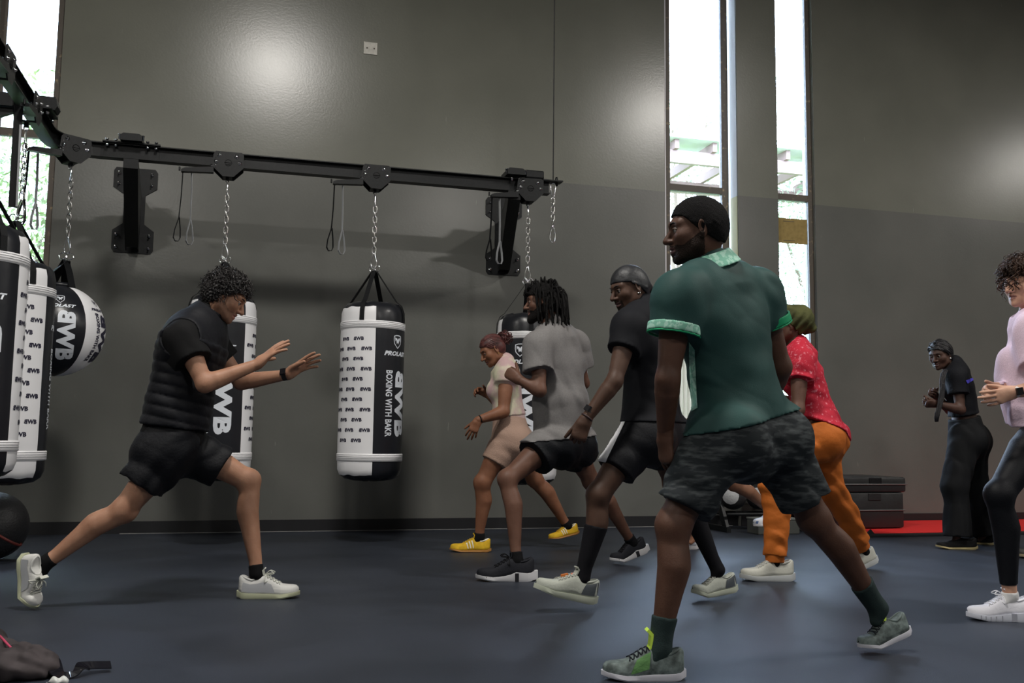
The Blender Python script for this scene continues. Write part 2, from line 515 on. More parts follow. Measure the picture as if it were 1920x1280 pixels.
b.box((XL, Y0 - .014, 0), (W2[1], Y0, .10)); b.box((W3[0], Y0 - .014, 0), (XR, Y0, .10)); b.box((W2[1] - .01, Y0 - .104, 0), (W3[0] + .01, Y0 - .09, .10))
tag(b.build('baseboard_back', M['base'], org=(0, 0, 0)), 'black rubber skirting along the wall', kind='structure')
tag(MB().box((-.95, Y0 - .022, 0), (4.6, Y0 - .014, .004)).build('trim_3', mat('sealant', (.30, .30, .29), .6), org=(0, 0, 0)), 'thin pale joint between skirting and floor', kind='structure')

def window(n, x0, x1, lab, muls, fl=.055, fr=.055):
    ya, yb = Y0 + .045, Y0 + .10
    f = MB()
    f.box((x0, ya, SILL), (x0 + fl, yb, WT)); f.box((x1 - fr, ya, SILL), (x1, yb, WT))
    f.box((x0, ya, SILL), (x1, yb, SILL + .06)); f.box((x0, ya, WT - .06), (x1, yb, WT))
    o = f.build('window_%d' % n, M['frame'], org=(0, 0, 0)); tag(o, lab, kind='structure'); ROOTLOC[o.name] = (0, 0, 0)
    z = SILL + .06
    for zz in list(muls) + [WT - .03]:
        MB().box((x0 + fl, ya + .02, z - .01), (x1 - fr, ya + .028, zz - .03)).build('pane', M['glass'], o)
        if zz != WT - .03:
            MB().box((x0 + fl - .01, ya + .003, zz - .033), (x1 - fr + .01, yb - .005, zz + .033)).build('mullion', M['frame'], o)
        z = zz + .03
    s = MB().box((x0 + .002, Y0 + .002, SILL - .03), (x1 - .002, Y0 + .15, SILL)).build('window_sill', M['frame'], o)
    # daylight portal: guides sampling of the sky through the opening
    ld = bpy.data.lights.new('window_portal', 'AREA'); ld.shape = 'RECTANGLE'; ld.size = x1 - x0; ld.size_y = WT - SILL
    ld.cycles.is_portal = True
    lo = bpy.data.objects.new('window_portal', ld); lo.location = ((x0 + x1)/2, Y0 + .16, (SILL + WT)/2)
    lo.rotation_euler = (-math.pi/2, 0, 0)
    COL.objects.link(lo)
window(1, W1[0], W1[1], 'tall narrow window at the left edge with brown frame', [3.30])
window(2, W2[0] + .02, W2[1] - .03, 'tall narrow window left of the grey pillar', [3.33], .045, .075)
window(3, W3[0], W3[1], 'tall narrow window right of the grey pillar', [3.33], .02, .055)
tag(MB().box((W2[0] - .012, Y0 - .002, SILL), (W2[0], Y0 + .045, WT)).build('trim_4', mat('lit_reveal_white', (.72, .70, .74), .4), org=(0, 0, 0)), 'thin strip coloured white as the daylit wall reveal at the edge of the window', kind='structure')  # white colour stands in for daylight on the wall reveal
_o = onY(1455, 408, Y0 + .03); _p = onY(1512, 459, Y0 + .03)
brd = MB().box((_o[0], Y0 + .012, _p[2]), (_p[0], Y0 + .022, _o[2]), 0, .002)
brd.box((_o[0] + .07, Y0 + .009, _o[2] - .035), (_o[0] + .20, Y0 + .0125, _o[2] - .03), 1)
brd.box((_o[0] + .07, Y0 + .009, _p[2] + .025), (_o[0] + .20, Y0 + .0125, _p[2] + .03), 1)
tag(brd.build('board', [M['card'], M['frame']], org=((_o[0]+_p[0])/2, Y0 + .02, _p[2])), 'tan cardboard panel stuck in the window right of the pillar', 'panel')

# blank cover plate on the wall
_a = onY(682, 78, Y0); _b = onY(707, 104, Y0)
pl = MB().box((_a[0], Y0 - .008, _b[2]), (_b[0], Y0, _a[2]), 0, .003)
o = pl.build('cover_plate', M['cream'], org=(_a[0], Y0, _b[2])); tag(o, 'square cream blank cover plate high on the grey wall', 'cover plate')
for sx in (.25, .77):
    c = np.array([_a[0]*(1-sx) + _b[0]*sx, Y0 - .009, (_a[2] + _b[2])/2])
    MB().lathe([(.007, 0), (.007, .003), (.004, .004)], c, (0, -1, 0), 10).build('screw', M['frame'], o)

# high-bay lamps (above the frame)
for (lx, ly, lw), _wh in zip(LAMPS, ('above the nearest heavy bags, front row', 'above the instructor, front row', 'above the windows side of the class', 'above the red mat', 'behind the camera at the left', 'behind the camera in the middle', 'behind the camera at the right')):
    r = root('ceiling_lamp', (lx, ly, LAMP_Z), 'round high-bay ceiling lamp ' + _wh, 'ceiling lamp', 'high-bay lamps under the ceiling')
    MB().lathe([(.05, .04), (.09, 0), (.30, -.13), (.33, -.22), (.32, -.22), (.28, -.14), (.08, -.03)], (lx, ly, LAMP_Z), seg=24).build('lamp_shade', M['blacksteel'], r, smooth=True)
    MB().lathe([(.012, .05), (.012, .0)], (lx, ly, LAMP_Z), seg=8).build('stem', M['blacksteel'], r)

# ------------------------------------------------------------------ outside
tag(cube('ground', (-25, Y0 + .3, -.3), (40, 45, -.1), mat('grass_ground', (.10, .16, .05), .9, var=.3, vscale=4), org=(0, 0, 0)), 'grass outside the windows', kind='structure')
GREEN = [mat('leaf_green', (.30, .38, .18), .5, var=.35, vscale=3), mat('leaf_pale', (.38, .44, .31), .5, var=.35, vscale=3)]
def shrub(name, c, rad, n, size, m, label, seed, grp=None):
    r = np.random.default_rng(seed)
    d = r.normal(size=(n, 3)); d /= np.linalg.norm(d, axis=1)[:, None]
    p = np.asarray(c) + d*np.asarray(rad)*(r.random((n, 1))**.35)*(1 + .15*np.sin(d[:, :1]*9 + d[:, 2:3]*7))
    a = r.normal(size=(n, 3)); a /= np.linalg.norm(a, axis=1)[:, None]
    b = np.cross(a, r.normal(size=(n, 3))); b /= np.linalg.norm(b, axis=1)[:, None]
    s = size*(.6 + .8*r.random((n, 1)))
    V = np.stack([p - a*s, p + b*s*.35, p + a*s, p - b*s*.35], 1).reshape(-1, 3)
    F = np.arange(4*n).reshape(-1, 4)
    rt = root(name, (c[0], c[1], -.1), label, 'tree', grp)
    f = mesh_np('foliage', V, F, m, rt, smooth=False); f['kind'] = 'stuff'
    t = MB()
    for k in range(4):
        q = np.array([c[0], c[1], -.1])
        t.tube([q + [.1*k - .15, 0, 0], q + [.15*k - .2, .05*k, c[2]*.6], np.asarray(c) + np.array([(.5*k - .75)*rad[0]*.6, 0, rad[2]*.3])], [.09, .06, .02], 6)
    t.build('trunk', mat('bark', (.16, .12, .09), .9), rt)
shrub('leafy_tree', (-2.7, 12.2, 2.3), (2.0, 1.0, 2.6), 17000, .050, mat('leaf_left', (.24, .30, .13), .5, var=.45, vscale=3), 'bright leafy shrub outside the left window', 1)
shrub('leafy_tree', (8.9, 21.5, 2.4), (2.3, 1.0, 2.6), 9000, .06, GREEN[1], 'leafy shrub seen low in the window left of the pillar', 2)
shrub('leafy_tree', (12.2, 18.0, 4.4), (3.0, 1.6, 4.6), 20000, .065, GREEN[1], 'tall leafy tree filling the window right of the pillar', 3)
shrub('leafy_tree', (9.8, 20.5, 8.2), (1.6, 1.2, 1.9), 6000, .065, GREEN[1], 'treetop seen high in the window left of the pillar', 4)
# pale house beyond the left window, pergola roof beyond the middle one
hs = root('house', (-5.5, 20, -.1), 'pale rendered house beyond the left window', 'building')
MB().box((-13, 20, -.1), (-1.2, 24, 12)).build('wall', mat('pale_render', (.80, .80, .80), .8), hs)
for x, z in ((-3.55, 8.1), (-3.55, 5.7), (-6.4, 8.1), (-6.4, 5.7)):
    f = MB().box((x - .65, 19.9, z - .95), (x + .65, 20.0, z + .95)).build('window_surround', mat('grey_trim', (.42, .43, .46), .6), hs)
    MB().box((x - .5, 19.87, z - .8), (x + .5, 19.9, z + .8)).build('pane', mat('far_pane', (.75, .78, .82), .2), f)
pg = root('pergola', (7.5, 16.5, -.1), 'slatted pergola roof beyond the window left of the pillar', 'pergola')
pm = mat('brown_timber', (.25, .17, .15), .7); pr = mat('pale_roofing', (.55, .52, .55), .7)
for k in range(9):
    x = 5.0 + k*.75
    MB().box((x, 15.4, 6.05 - .0*k), (x + .08, 17.6, 6.22)).build('rafter', pm, pg)
for y in (15.5, 17.4):
    MB().box((4.8, y, 5.82), (11.6, y + .1, 6.05)).build('beam', pm, pg)
for k in range(6):
    MB().box((4.7, 15.3 + k*.42, 6.22 + k*.10), (11.8, 15.7 + k*.42, 6.27 + k*.10)).build('roof_board', pr, pg)
for x in (4.9, 11.3):
    for y in (15.5, 17.4):
        MB().box((x, y, -.1), (x + .12, y + .12, 5.82)).build('post', pm, pg)

# ================================================================== bag rail
RY, RZ1, RZ0 = 7.45, 2.94, 2.83        # rail line, top and bottom flange heights
RX = -1.40; RC = .30                   # the rail turns towards the room at x = RX
def railpath(y_end=3.2, n=9):
    P = [(2.36, RY)] + [(RX + RC, RY)]
    for k in range(1, n):
        t = math.pi/2*k/n
        P.append((RX + RC - RC*math.sin(t), RY - RC + RC*math.cos(t)))
    P += [(RX, RY - RC), (RX, y_end)]
    return P
PR = railpath()
def sweep(prof, path):
    """prof: list of (side offset, z) closed polygon; path: list of (x, y)"""
    P = np.array(path, float); n = len(P); k = len(prof); V = []
    T = np.gradient(P, axis=0)
    T[0] = P[1] - P[0]; T[-1] = P[-1] - P[-2]
    T /= np.linalg.norm(T, axis=1)[:, None]
    for i in range(n):
        s = np.array([T[i][1], -T[i][0]])
        V += [(P[i][0] + s[0]*a, P[i][1] + s[1]*a, z) for a, z in prof]
    F = [(i*k + j, i*k + (j+1) % k, (i+1)*k + (j+1) % k, (i+1)*k + j) for i in range(n-1) for j in range(k)]
    F += [list(range(k))[::-1], [(n-1)*k + j for j in range(k)]]
    return V, F
rail = root('bag_rail', (0.5, RY, RZ0), 'black steel I-beam rail carrying the punching bags, curved at the left', 'rail')
t_, g_ = .008, .042
prof = [(-g_, RZ0), (g_, RZ0), (g_, RZ0 + t_), (.004, RZ0 + t_), (.004, RZ1 - t_), (g_, RZ1 - t_), (g_, RZ1), (-g_, RZ1), (-g_, RZ1 - t_), (-.004, RZ1 - t_), (-.004, RZ0 + t_), (-g_, RZ0 + t_)]
Vv, Ff = sweep(prof, PR)
MB().add(Vv, Ff).build('beam', M['blacksteel'], rail)
def bolt(c, n, r=.011, par=None, name='bolt'):
    return MB().lathe([(r*1.25, 0), (r*1.25, .002), (r*.8, .004), (r*.75, .010), (r*.3, .014)], c, n, 10).build(name, M['chrome'], par, smooth=True)
def splice(x):
    p = MB().box((x - .20, RY - .06, RZ1), (x + .20, RY + .06, RZ1 + .010)); p.box((x - .19, RY - .011, RZ0 + .012), (x + .19, RY - .004, RZ1 - .012))
    s = p.build('splice_plate', M['blacksteel'], rail)
    for dx in (-.17, -.11, .11, .17):
        MB().lathe([(.011, -.028), (.011, -.008), (.007, -.008), (.007, .018), (.012, .018), (.012, .028)], (x + dx, RY - .045, RZ1), seg=8).build('bolt', M['chrome'], s, smooth=True)
    return s
LB = onY(247, 300, RY)[0]; RB = onY(962, 350, RY)[0]
splice(LB)
def bracket(xw, xr, lab, right=False):
    """wall bracket: H-shaped plate, tapering channel arm, cap over the rail"""
    r = root('wall_bracket', (xw, Y0, 2.33), lab, 'bracket', 'wall brackets of the bag rail')
    z0, z1 = 2.33, 3.06
    wd, nw = .175, .085
    poly = [(-wd+.02, z1), (wd-.02, z1), (wd, z1-.03), (wd, z1-.17), (nw, z1-.23), (nw, z0+.25), (wd-.01, z0+.19), (wd-.01, z0+.03), (wd-.03, z0), (-wd+.03, z0), (-wd+.01, z0+.03), (-wd+.01, z0+.19), (-nw, z0+.25), (-nw, z1-.23), (-wd, z1-.17), (-wd, z1-.03)]
    MB().prism([(xw + a, Y0, z) for a, z in poly], (0, -1, 0), .010).build('wall_plate', M['blacksteel'], r)
    for a in (-.13, .13):
        for z in (z1 - .05, z1 - .14, z0 + .15, z0 + .045):
            MB().lathe([(.013, 0), (.013, .012), (.007, .012), (.007, .05), (.004, .052)], (xw + a, Y0 - .010, z), (0, -1, 0), 8).build('bolt', M['chrome'], r, smooth=True)
    # arm, from the wall to under the rail; x drifts from xw to xr
    dy = Y0 - .01 - (RY - .05)
    def pt(s, y, z): return (xw + (xr - xw)*(Y0 - y)/dy + s, y, z)
    ya, yb = Y0 - .01, RY - .05
    top, bot = RZ0 - .004, z0 + .02
    for s in (-.052, .046):
        poly = [pt(s, ya, top), pt(s, yb, top), pt(s, yb, top - .07), pt(s, ya - .16, bot), pt(s, ya, bot)]
        MB().prism(poly, (1, 0, 0), .006).build('side_plate', M['blacksteel'], r)
    m = MB(); m.prism([pt(-.046, yb, top), pt(.046, yb, top), pt(.046, yb, top - .07), pt(-.046, yb, top - .07)], (0, 1, 0), .008)
    m.add([pt(-.046, yb, top - .07), pt(.046, yb, top - .07), pt(.046, ya - .16, bot), pt(-.046, ya - .16, bot),
           pt(-.046, yb + .01, top - .062), pt(.046, yb + .01, top - .062), pt(.046, ya - .15, bot + .008), pt(-.046, ya - .15, bot + .008)],
          [(0, 1, 2, 3), (7, 6, 5, 4), (0, 4, 5, 1), (1, 5, 6, 2), (2, 6, 7, 3), (3, 7, 4, 0)])
    m.build('channel_plate', M['blacksteel'], r)
    m = MB(); m.prism([(xr - .075, RY - .10, RZ1 + .012), (xr + .075, RY - .10, RZ1 + .012), (xr + .075, RY - .10, RZ1 + .05), (xr + .055, RY - .10, RZ1 + .065), (xr - .055, RY - .10, RZ1 + .065), (xr - .075, RY - .10, RZ1 + .05)], (0, 1, 0), .2)
    m.build('cap', M['blacksteel'], r)
    for a in (-.062, .062):
        MB().lathe([(.008, 0), (.008, .03), (.012, .03), (.012, .036)], (xr + a*1.3, RY - .085, RZ1 + .02), seg=8).build('bolt', M['chrome'], r, smooth=True)
    return r
bracket(onY(252, 390, Y0)[0], LB, 'black steel wall bracket left of the instructor, with H-shaped plate')
bracket(onY(944, 430, Y0)[0], RB, 'black steel wall bracket at the right end of the rail')
# third arm, at the left, crosses the rail over the left-most trolley
ar = root('wall_bracket', (RX, 6.86, RZ1), 'black steel arm crossing the rail at the far left', 'bracket', 'wall brackets of the bag rail')
MB().prism([(-3.6, 6.80, RZ1 + .012), (RX + .10, 6.80, RZ1 + .012), (RX + .115, 6.80, RZ1 + .04), (RX + .10, 6.80, RZ1 + .10), (-3.6, 6.80, RZ1 + .10)], (0, 1, 0), .12).build('arm', M['blacksteel'], ar)
MB().prism([(-3.6, 6.84, RZ1 + .01), (RX - .1, 6.84, RZ1 + .01), (-3.6, 6.84, RZ1 - .95)], (0, 1, 0), .04).build('side_plate', M['blacksteel'], ar)
MB().box((RX - .06, 6.74, RZ1), (RX + .09, 6.98, RZ1 + .012)).build('cap', M['blacksteel'], ar)
for q in ((.06, 6.77), (.06, 6.95), (-.04, 6.77)):
    MB().lathe([(.013, -.03), (.013, -.008), (.007, -.008), (.007, .014), (.013, .014), (.013, .026)], (RX + q[0], q[1], RZ1), seg=8).build('bolt', M['chrome'], ar, smooth=True)
# end of the rail: cap and flat tongue
ec = MB().box((2.14, RY - .07, RZ1), (2.30, RY + .07, RZ1 + .07), 0, .012); ec.box((2.05, RY - .05, RZ1 - .002), (2.47, RY + .05, RZ1 + .008))
ec.build('end_plate', M['blacksteel'], rail)
for dx in (2.03, 2.09): MB().lathe([(.009, -.03), (.009, .02)], (dx, RY - .045, RZ1), seg=8).build('bolt', M['chrome'], rail, smooth=True)

# ------------------------------------------------------------------ chain parts
def link_pts(c, up, side, L=.052, W=.026, n=14):
    P = []
    for k in range(n):
        t = 2*math.pi*k/n
        P.append(np.asarray(c) + np.asarray(up)*(math.sin(t)*W/2 + (L-W)/2*np.sign(math.sin(t)) if abs(math.sin(t)) > .01 else 0) + np.asarray(side)*math.cos(t)*W/2)
    return P
def link(c, side, par, L=.052, W=.028, r=.0042):
    return MB().tube(link_pts(c, (0, 0, 1), side, L, W), r, 6, closed=True).build('chain_link', M['zinc'], par, smooth=True)
def carabiner(top, H, W, side, par, r=.005, up=1):
    n = 20; P = []
    for k in range(n):
        t = 2*math.pi*k/n
        w = W/2*(.62 - .38*math.sin(t)*up)
        P.append(np.asarray(top) + np.array([0, 0, -H/2 + H/2*math.sin(t)]) + np.asarray(side)*w*math.cos(t))
    return MB().tube(P, r, 8, closed=True).build('carabiner', M['chrome'], par, smooth=True)
def chain(x, y, zt, zb, par, side=(1, 0, 0), top_car=.09, bot_car=.125):
    """carabiner, links, carabiner between two heights"""
    sd = unit(side); s2 = np.array([-sd[1], sd[0], 0])
    carabiner((x, y, zt), top_car, .032, s2, par, .0042)
    carabiner((x, y, zb + bot_car), bot_car, .062, sd, par, .0052)
    z = zt - top_car - .010; n = max(2, int(round((zt - top_car - zb - bot_car)/.040)))
    dz = (zt - top_car - zb - bot_car)/n
    for k in range(n):
        link((x, y, zt - top_car - dz*(k + .5)), sd if k % 2 == 0 else s2, par, dz + .014, .030)

CAMXY = CAM[:2]
def trolley(x, y, side, facing, lab, loops=True):
    """hexagonal double plate that hangs on the rail with a brake arm and two strap loops. side = along the rail, facing = towards the room"""
    s = unit(side); f = unit(facing); u = np.array([0, 0, 1.0]); c = np.array([x, y, 2.855])
    r = root('bag_trolley', (x, y, 2.74), lab, 'trolley', 'bag trolleys on the rail')
    hexa = [(-.105, .06), (-.09, .085), (.10, .085), (.115, .07), (.115, -.035), (.045, -.105), (-.035, -.105), (-.115, -.03)]
    for o_, nm in ((.055, 'side_plate'), (-.063, 'side_plate')):
        p = MB().prism([c + f*o_ + s*a + u*b_ for a, b_ in hexa], f, .008).build(nm, M['blacksteel'], r)
        if o_ > 0:
            for a, b_ in ((-.062, .055), (.062, .052), (-.085, .005), (.088, .003)): bolt(c + f*.063 + s*a + u*b_, f, .013, p)
            bolt(c + f*.063 + s*(-.112) - u*.035, f, .012, p)
            e = MB().tube(ring_pts(c + f*.0640 + s*.004 + u*.0, s, u, .024, .024, 20), .0018, 5, closed=True)
            e.tube([c + f*.064 + s*(-.026), c + f*.064 + s*.034], .0018, 5); e.tube([c + f*.064 + s*(-.012) - u*.013, c + f*.064 + s*.02 - u*.013], .0015, 5)
            e.build('emblem', mat('dark_engraving', (.004, .004, .005), .6), p)
    for k in (-.065, .065):
        for o_ in (-.028, .028):
            MB().lathe([(.020, -.010), (.024, -.008), (.024, .008), (.020, .010)], c + s*k + f*o_ - u*.008, f, 12).build('wheel', M['chrome'], r, smooth=True)
    m = MB(); m.obox(c - u*.098, (s, f, u), (.035, .062, .006)); m.obox(c - u*.115, (s, f, u), (.012, .012, .015)); m.build('cross_plate', M['blacksteel'], r)
    MB().tube(ring_pts(c - u*.133, f, u, .014, .018, 12), .005, 6, closed=True).build('eye_ring', M['chrome'], r, smooth=True)
    # brake arm
    a0 = c - s*.10 - u*.060 + f*.03; a1 = c - s*.33 - u*.088 + f*.03
    m = MB(); m.prism([a0 + u*.018, a1 + s*.03 + u*.022, a1 + u*.008, a1 - u*.010, a0 - u*.026], f, .05)
    m.tube([a1 + f*.025 - s*.012, a1 + f*.025 - s*.012 + u*.03], .007, 8)
    arm = m.build('brake_arm', M['blacksteel'], r)
    sp = [a0 + f*.028 + s*.01 + u*(.02 + .006*k) + s*.009*math.sin(k*2.1) + f*.009*math.cos(k*2.1) for k in range(14)]
    MB().tube(sp, .0022, 5).build('spring', M['chrome'], r, smooth=True)
    if loops:
        for q, mt, L_, dx in ((.012, M['webb'], .52, 0), (.075, M['webg'], .54, .012)):
            t = a1 + s*q + f*.02 - u*.012
            b0 = t - u*L_ - s*.02*(1 if mt is M['webb'] else -.4)
            pts = [t, lerp(t, b0, .35) + s*.003, lerp(t, b0, .66), lerp(t, b0, .84) - s*.022, lerp(t, b0, .95) - s*.026, b0 - s*.012, b0 + s*.012, lerp(t, b0, .95) + s*.022, lerp(t, b0, .84) + s*.018, lerp(t, b0, .66) + s*.004 + f*.002]
            MB().ribbon(pts, f + s*(.5 if mt is M['webg'] else .35), .02, .003).build('strap_loop', mt, r)
    return r

# ------------------------------------------------------------------ printed lettering
_TX = {}
def text2d(s, bold=.02, xs=1.0, shear=0.0):
    """flat lettering: 2D vertices (unit height), faces"""
    key = (s, bold, xs, shear)
    if key in _TX: return _TX[key]
    cu = bpy.data.curves.new('t', 'FONT'); cu.body = s; cu.size = 1.0; cu.offset = bold; cu.shear = shear; cu.resolution_u = 3
    cu.space_character = 1.0 + bold
    o = bpy.data.objects.new('t', cu); COL.objects.link(o)
    me = bpy.data.meshes.new_from_object(o.evaluated_get(bpy.context.evaluated_depsgraph_get()))
    bpy.data.objects.remove(o)
    bm = bmesh.new(); bm.from_mesh(me); bpy.data.meshes.remove(me)
    bmesh.ops.triangulate(bm, faces=bm.faces[:])
    V = np.array([v.co[:2] for v in bm.verts]); F = [[v.index for v in f.verts] for f in bm.faces]
    bm.free()
    V[:, 0] *= xs; V -= V.min(0); V /= V[:, 1].max()
    _TX[key] = (V, F); return _TX[key]
def bwb(bold=.06, xs=1.0):
    """mirrored B, W, B"""
    out = []; x = 0
    for ch, mir in (('B', True), ('W', False), ('B', False)):
        V, F = text2d(ch, bold, xs); V = V.copy(); w = V[:, 0].max()
        if mir: V[:, 0] = w - V[:, 0]; F = [f[::-1] for f in F]
        V[:, 0] += x; x += w - .03; out.append((V, F))
    n = 0; VV = []; FF = []
    for V, F in out:
        VV.append(V); FF += [[i + n for i in f] for f in F]; n += len(V)
    return np.vstack(VV), FF
def shield():
    o = [(0, 1), (.18, 1.0), (.42, .92), (.44, .6), (.38, .3), (.2, .1), (0, -.08)]
    out = o + [(-x, y) for x, y in o[::-1][1:-1]]
    V = [np.array(out)]; k = len(out)
    inn = np.array(out)*[.84, .86] + [0, .07]
    F = [[i, (i+1) % k, k + (i+1) % k, k + i] for i in range(k)]
    wing = [(-.30, .80), (-.08, .74), (.0, .60), (.08, .74), (.30, .80), (.27, .5), (.17, .62), (.1, .28), (.0, .42), (-.1, .28), (-.17, .62), (-.27, .5)]
    n = 2*k
    F += [[n, n+1, n+11], [n+1, n+10, n+11], [n+1, n+2, n+10], [n+2, n+9, n+10], [n+2, n+8, n+9], [n+2, n+7, n+8], [n+2, n+6, n+7], [n+2, n+3, n+6], [n+3, n+5, n+6], [n+3, n+4, n+5]]
    VV = np.vstack([np.array(out), inn, np.array(wing)])
    VV = VV + [.44, .08]; VV /= VV[:, 1].max()
    return VV, F
def subdiv(V, F, mx):
    """split long edges so flat lettering can be bent round a bag"""
    bm = bmesh.new(); vs = [bm.verts.new((v[0], v[1], 0)) for v in V]
    for f in F:
        try: bm.faces.new([vs[i] for i in f])
        except ValueError: pass
    bmesh.ops.triangulate(bm, faces=bm.faces[:])
    for _ in range(3):
        es = [e for e in bm.edges if e.calc_length() > mx]
        if not es: break
        bmesh.ops.subdivide_edges(bm, edges=es, cuts=1)
        bmesh.ops.triangulate(bm, faces=bm.faces[:])
    bm.verts.index_update()
    V = np.array([v.co[:2] for v in bm.verts]); F = [[v.index for v in f.verts] for f in bm.faces]
    bm.free(); return V, F
def place2d(V, F, h, u, v, rot=False, xs=1.0):
    """scale to height h, centre at (u, v); rot = reading downwards (tops to the right)"""
    V = V*[h*xs, h]; V = V - (V.min(0) + V.max(0))/2
    if rot: V = np.stack([V[:, 1], -V[:, 0]], 1)
    return V + [u, v], F

# ------------------------------------------------------------------ heavy bags
BR = .245; BH = 1.37
def heavy_bag(x, y, z0, black_deg, lab, lean=0.0):
    """black_deg: where (degrees right of the line to the camera) the centre of a black logo quarter is"""
    r = root('heavy_bag', (x, y, z0), lab, 'punching bag', 'heavy bags hanging from the rail')
    th = math.atan2(CAM[1] - y, CAM[0] - x)           # direction to the camera
    def pt(a_deg, z, rr=BR):                           # a_deg: positive = to the right in view
        a = th + math.radians(a_deg)
        return np.array([x + rr*math.cos(a), y + rr*math.sin(a), z0 + z])
    prof = [(.02, 0), (.12, .004), (.19, .018), (.228, .045), (.243, .085), (BR, .15), (BR+.002, .3), (BR+.001, .7), (BR+.002, 1.1), (BR, 1.21), (.243, 1.27), (.232, 1.315), (.205, 1.35), (.15, 1.365), (.10, 1.352), (.02, 1.345)]
    seg = 64; V = []; F = []; MI = []
    rr = np.random.default_rng(int(abs(x*100)) + 3)
    ph = rr.random(6)*6
    for i, (q, z) in enumerate(prof):
        for k in range(seg):
            a = k*360/seg
            wr = 0
            if z > 1.24 or z < .10: wr = .002*math.sin(math.radians(a*9) + ph[0]) + .0016*math.sin(math.radians(a*15) + z*40 + ph[1])
            V.append(pt(a + black_deg + 45, z + wr*1.5, q*(1 + wr)))
    for i in range(len(prof)-1):
        for k in range(seg):
            F.append((i*seg + k, i*seg + (k+1) % seg, (i+1)*seg + (k+1) % seg, (i+1)*seg + k))
            zc = (prof[i][1] + prof[i+1][1])/2
            quad = (k*4)//seg                       # 0: right of the black quarter -> white, 1 black, 2 white, 3 black
            MI.append(1 if (quad % 2 == 0 and .06 < zc < 1.33) else 0)
    F.append(list(range(seg))[::-1]); MI.append(0); F.append([(len(prof)-1)*seg + k for k in range(seg)]); MI.append(0)
    body = mesh_np('bag_body', V, F, [M['vblack'], M['vwhite']], r)
    body.data.polygons.foreach_set('material_index', MI)
    for zb in (.148, 1.15):
        m = MB(); m.lathe([(BR, 0), (BR+.0055, .003), (BR+.0055, .056), (BR, .059)], (x, y, z0 + zb), seg=64)
        bd = m.build('band', M['vwhite'], r, smooth=True)
        m = MB()
        for q in (.010, .024, .036, .049): m.lathe([(BR+.006, q-.0012), (BR+.0068, q-.0012), (BR+.0068, q+.0012), (BR+.006, q+.0012)], (x, y, z0 + zb), seg=64)
        m.build('seam', M['seam'], bd, smooth=True)
    def wrap(parts, name, m):
        VV = []; FF = []; n = 0
        for V2, F2 in parts:
            V2, F2 = subdiv(V2, F2, .035)
            VV += [pt(black_deg + math.degrees(u/BR), v, BR + .0035) for u, v in V2]
            FF += [[i + n for i in f] for f in F2]; n += len(V2)
        return mesh_np(name, VV, FF, m, r, smooth=True)
    for off in (0, math.pi*BR):
        wrap([place2d(*shield(), .105, off + .0, 1.055)], 'shield_emblem', M['pwhite'])
        wrap([place2d(*text2d('PROLAST', .05, 1.15, .3), .036, off + .0, .965, xs=1.05)], 'maker_lettering', M['pwhite'])
        V2, F2 = bwb(.05, 1.0); L0 = V2[:, 0].max()
        wrap([place2d(V2, F2, .125, off + .045, .585, True, xs=.50/(L0*.125))], 'large_lettering', M['pwhite'])
        V2, F2 = text2d('BOXING WITH BAKR', .03, .62); L0 = V2[:, 0].max()
        wrap([place2d(V2, F2, .058, off - .075, .585, True, xs=.50/(L0*.058))], 'slogan_lettering', M['pwhite'])
    parts = []
    V2, F2 = bwb(.05, 1.05); L0 = V2[:, 0].max()
    Q = math.pi*BR/2
    for row in range(11):
        z = 1.07 - row*.0765
        for cq in (Q, 3*Q):
            for c in ((-.128, 0, .128) if row % 2 else (-.165, -.064, .064, .165)):
                if abs(c) > .15: continue
                parts.append(place2d(V2, F2, .027, cq + c + (0 if row % 2 else 0), z, xs=.083/(L0*.027)))
    VV = []; FF = []; n = 0
    for V3, F3 in parts:
        VV += [pt(black_deg + math.degrees(u/BR), v, BR + .0035) for u, v in V3]
        FF += [[i + n for i in f] for f in F3]; n += len(V3)
    mesh_np('small_lettering', VV, FF, M['ink'], r)['kind'] = 'stuff'
    # straps from the rim to the rings
    top = np.array([x, y, z0 + BH + .275])
    for k in range(4):
        a = black_deg + 20 + k*90
        side = pt(a + 90, 0, 1.0) - pt(a, 0, 0); side[2] = 0
        e = pt(a, 0, .016)*[1, 1, 0] + [0, 0, top[2] - .02]
        MB().ribbon([e, lerp(e, pt(a, 1.37, .19), .5), pt(a, 1.372, .19), pt(a, 1.345, .226), pt(a, 1.29, .2475), pt(a, 1.21, .2515)], pt(a+90, 0, 1) - np.array([x, y, z0]), .036, .004).build('strap', M['webb'], r)
    for dx in (-.022, .022):
        c = top + np.array([math.cos(th + 1.57), math.sin(th + 1.57), 0])*dx
        MB().tube(ring_pts(c, (math.cos(th+1.2), math.sin(th+1.2), 0), (0, 0, 1), .020, .024), .0042, 6, closed=True).build('ring', M['chrome'], r, smooth=True)
    return r
def hang(x, y, zt, zb, lab):
    c = root('bag_chain', (x, y, zb), lab, 'chain', 'chains between trolleys and bags')
    chain(x, y, zt, zb, c, side=(math.cos(.27), -math.sin(.27), 0)); return c
S_, F_ = (1, 0, 0), (0, -1, 0)
for px, py, pb, deg, who, zoff in ((427, 320, 413, -4, 'behind the instructor', 0), (703, 340, 697, 50, 'in the middle, between instructor and class', 0), (990, 358, 988, -13, 'behind the two front members of the class', -.03)):
    tx = onY(px, py, RY)[0]
    bx = onY(pb, 700, RY)[0]
    trolley(tx, RY, S_, F_, 'black rail trolley of the bag ' + who)
    z0 = .48 + zoff
    hang((tx + bx)/2, RY, 2.705, z0 + BH + .275, 'zinc chain of the heavy bag ' + who)
    heavy_bag(bx, RY, z0, deg, 'black and white heavy bag ' + who)
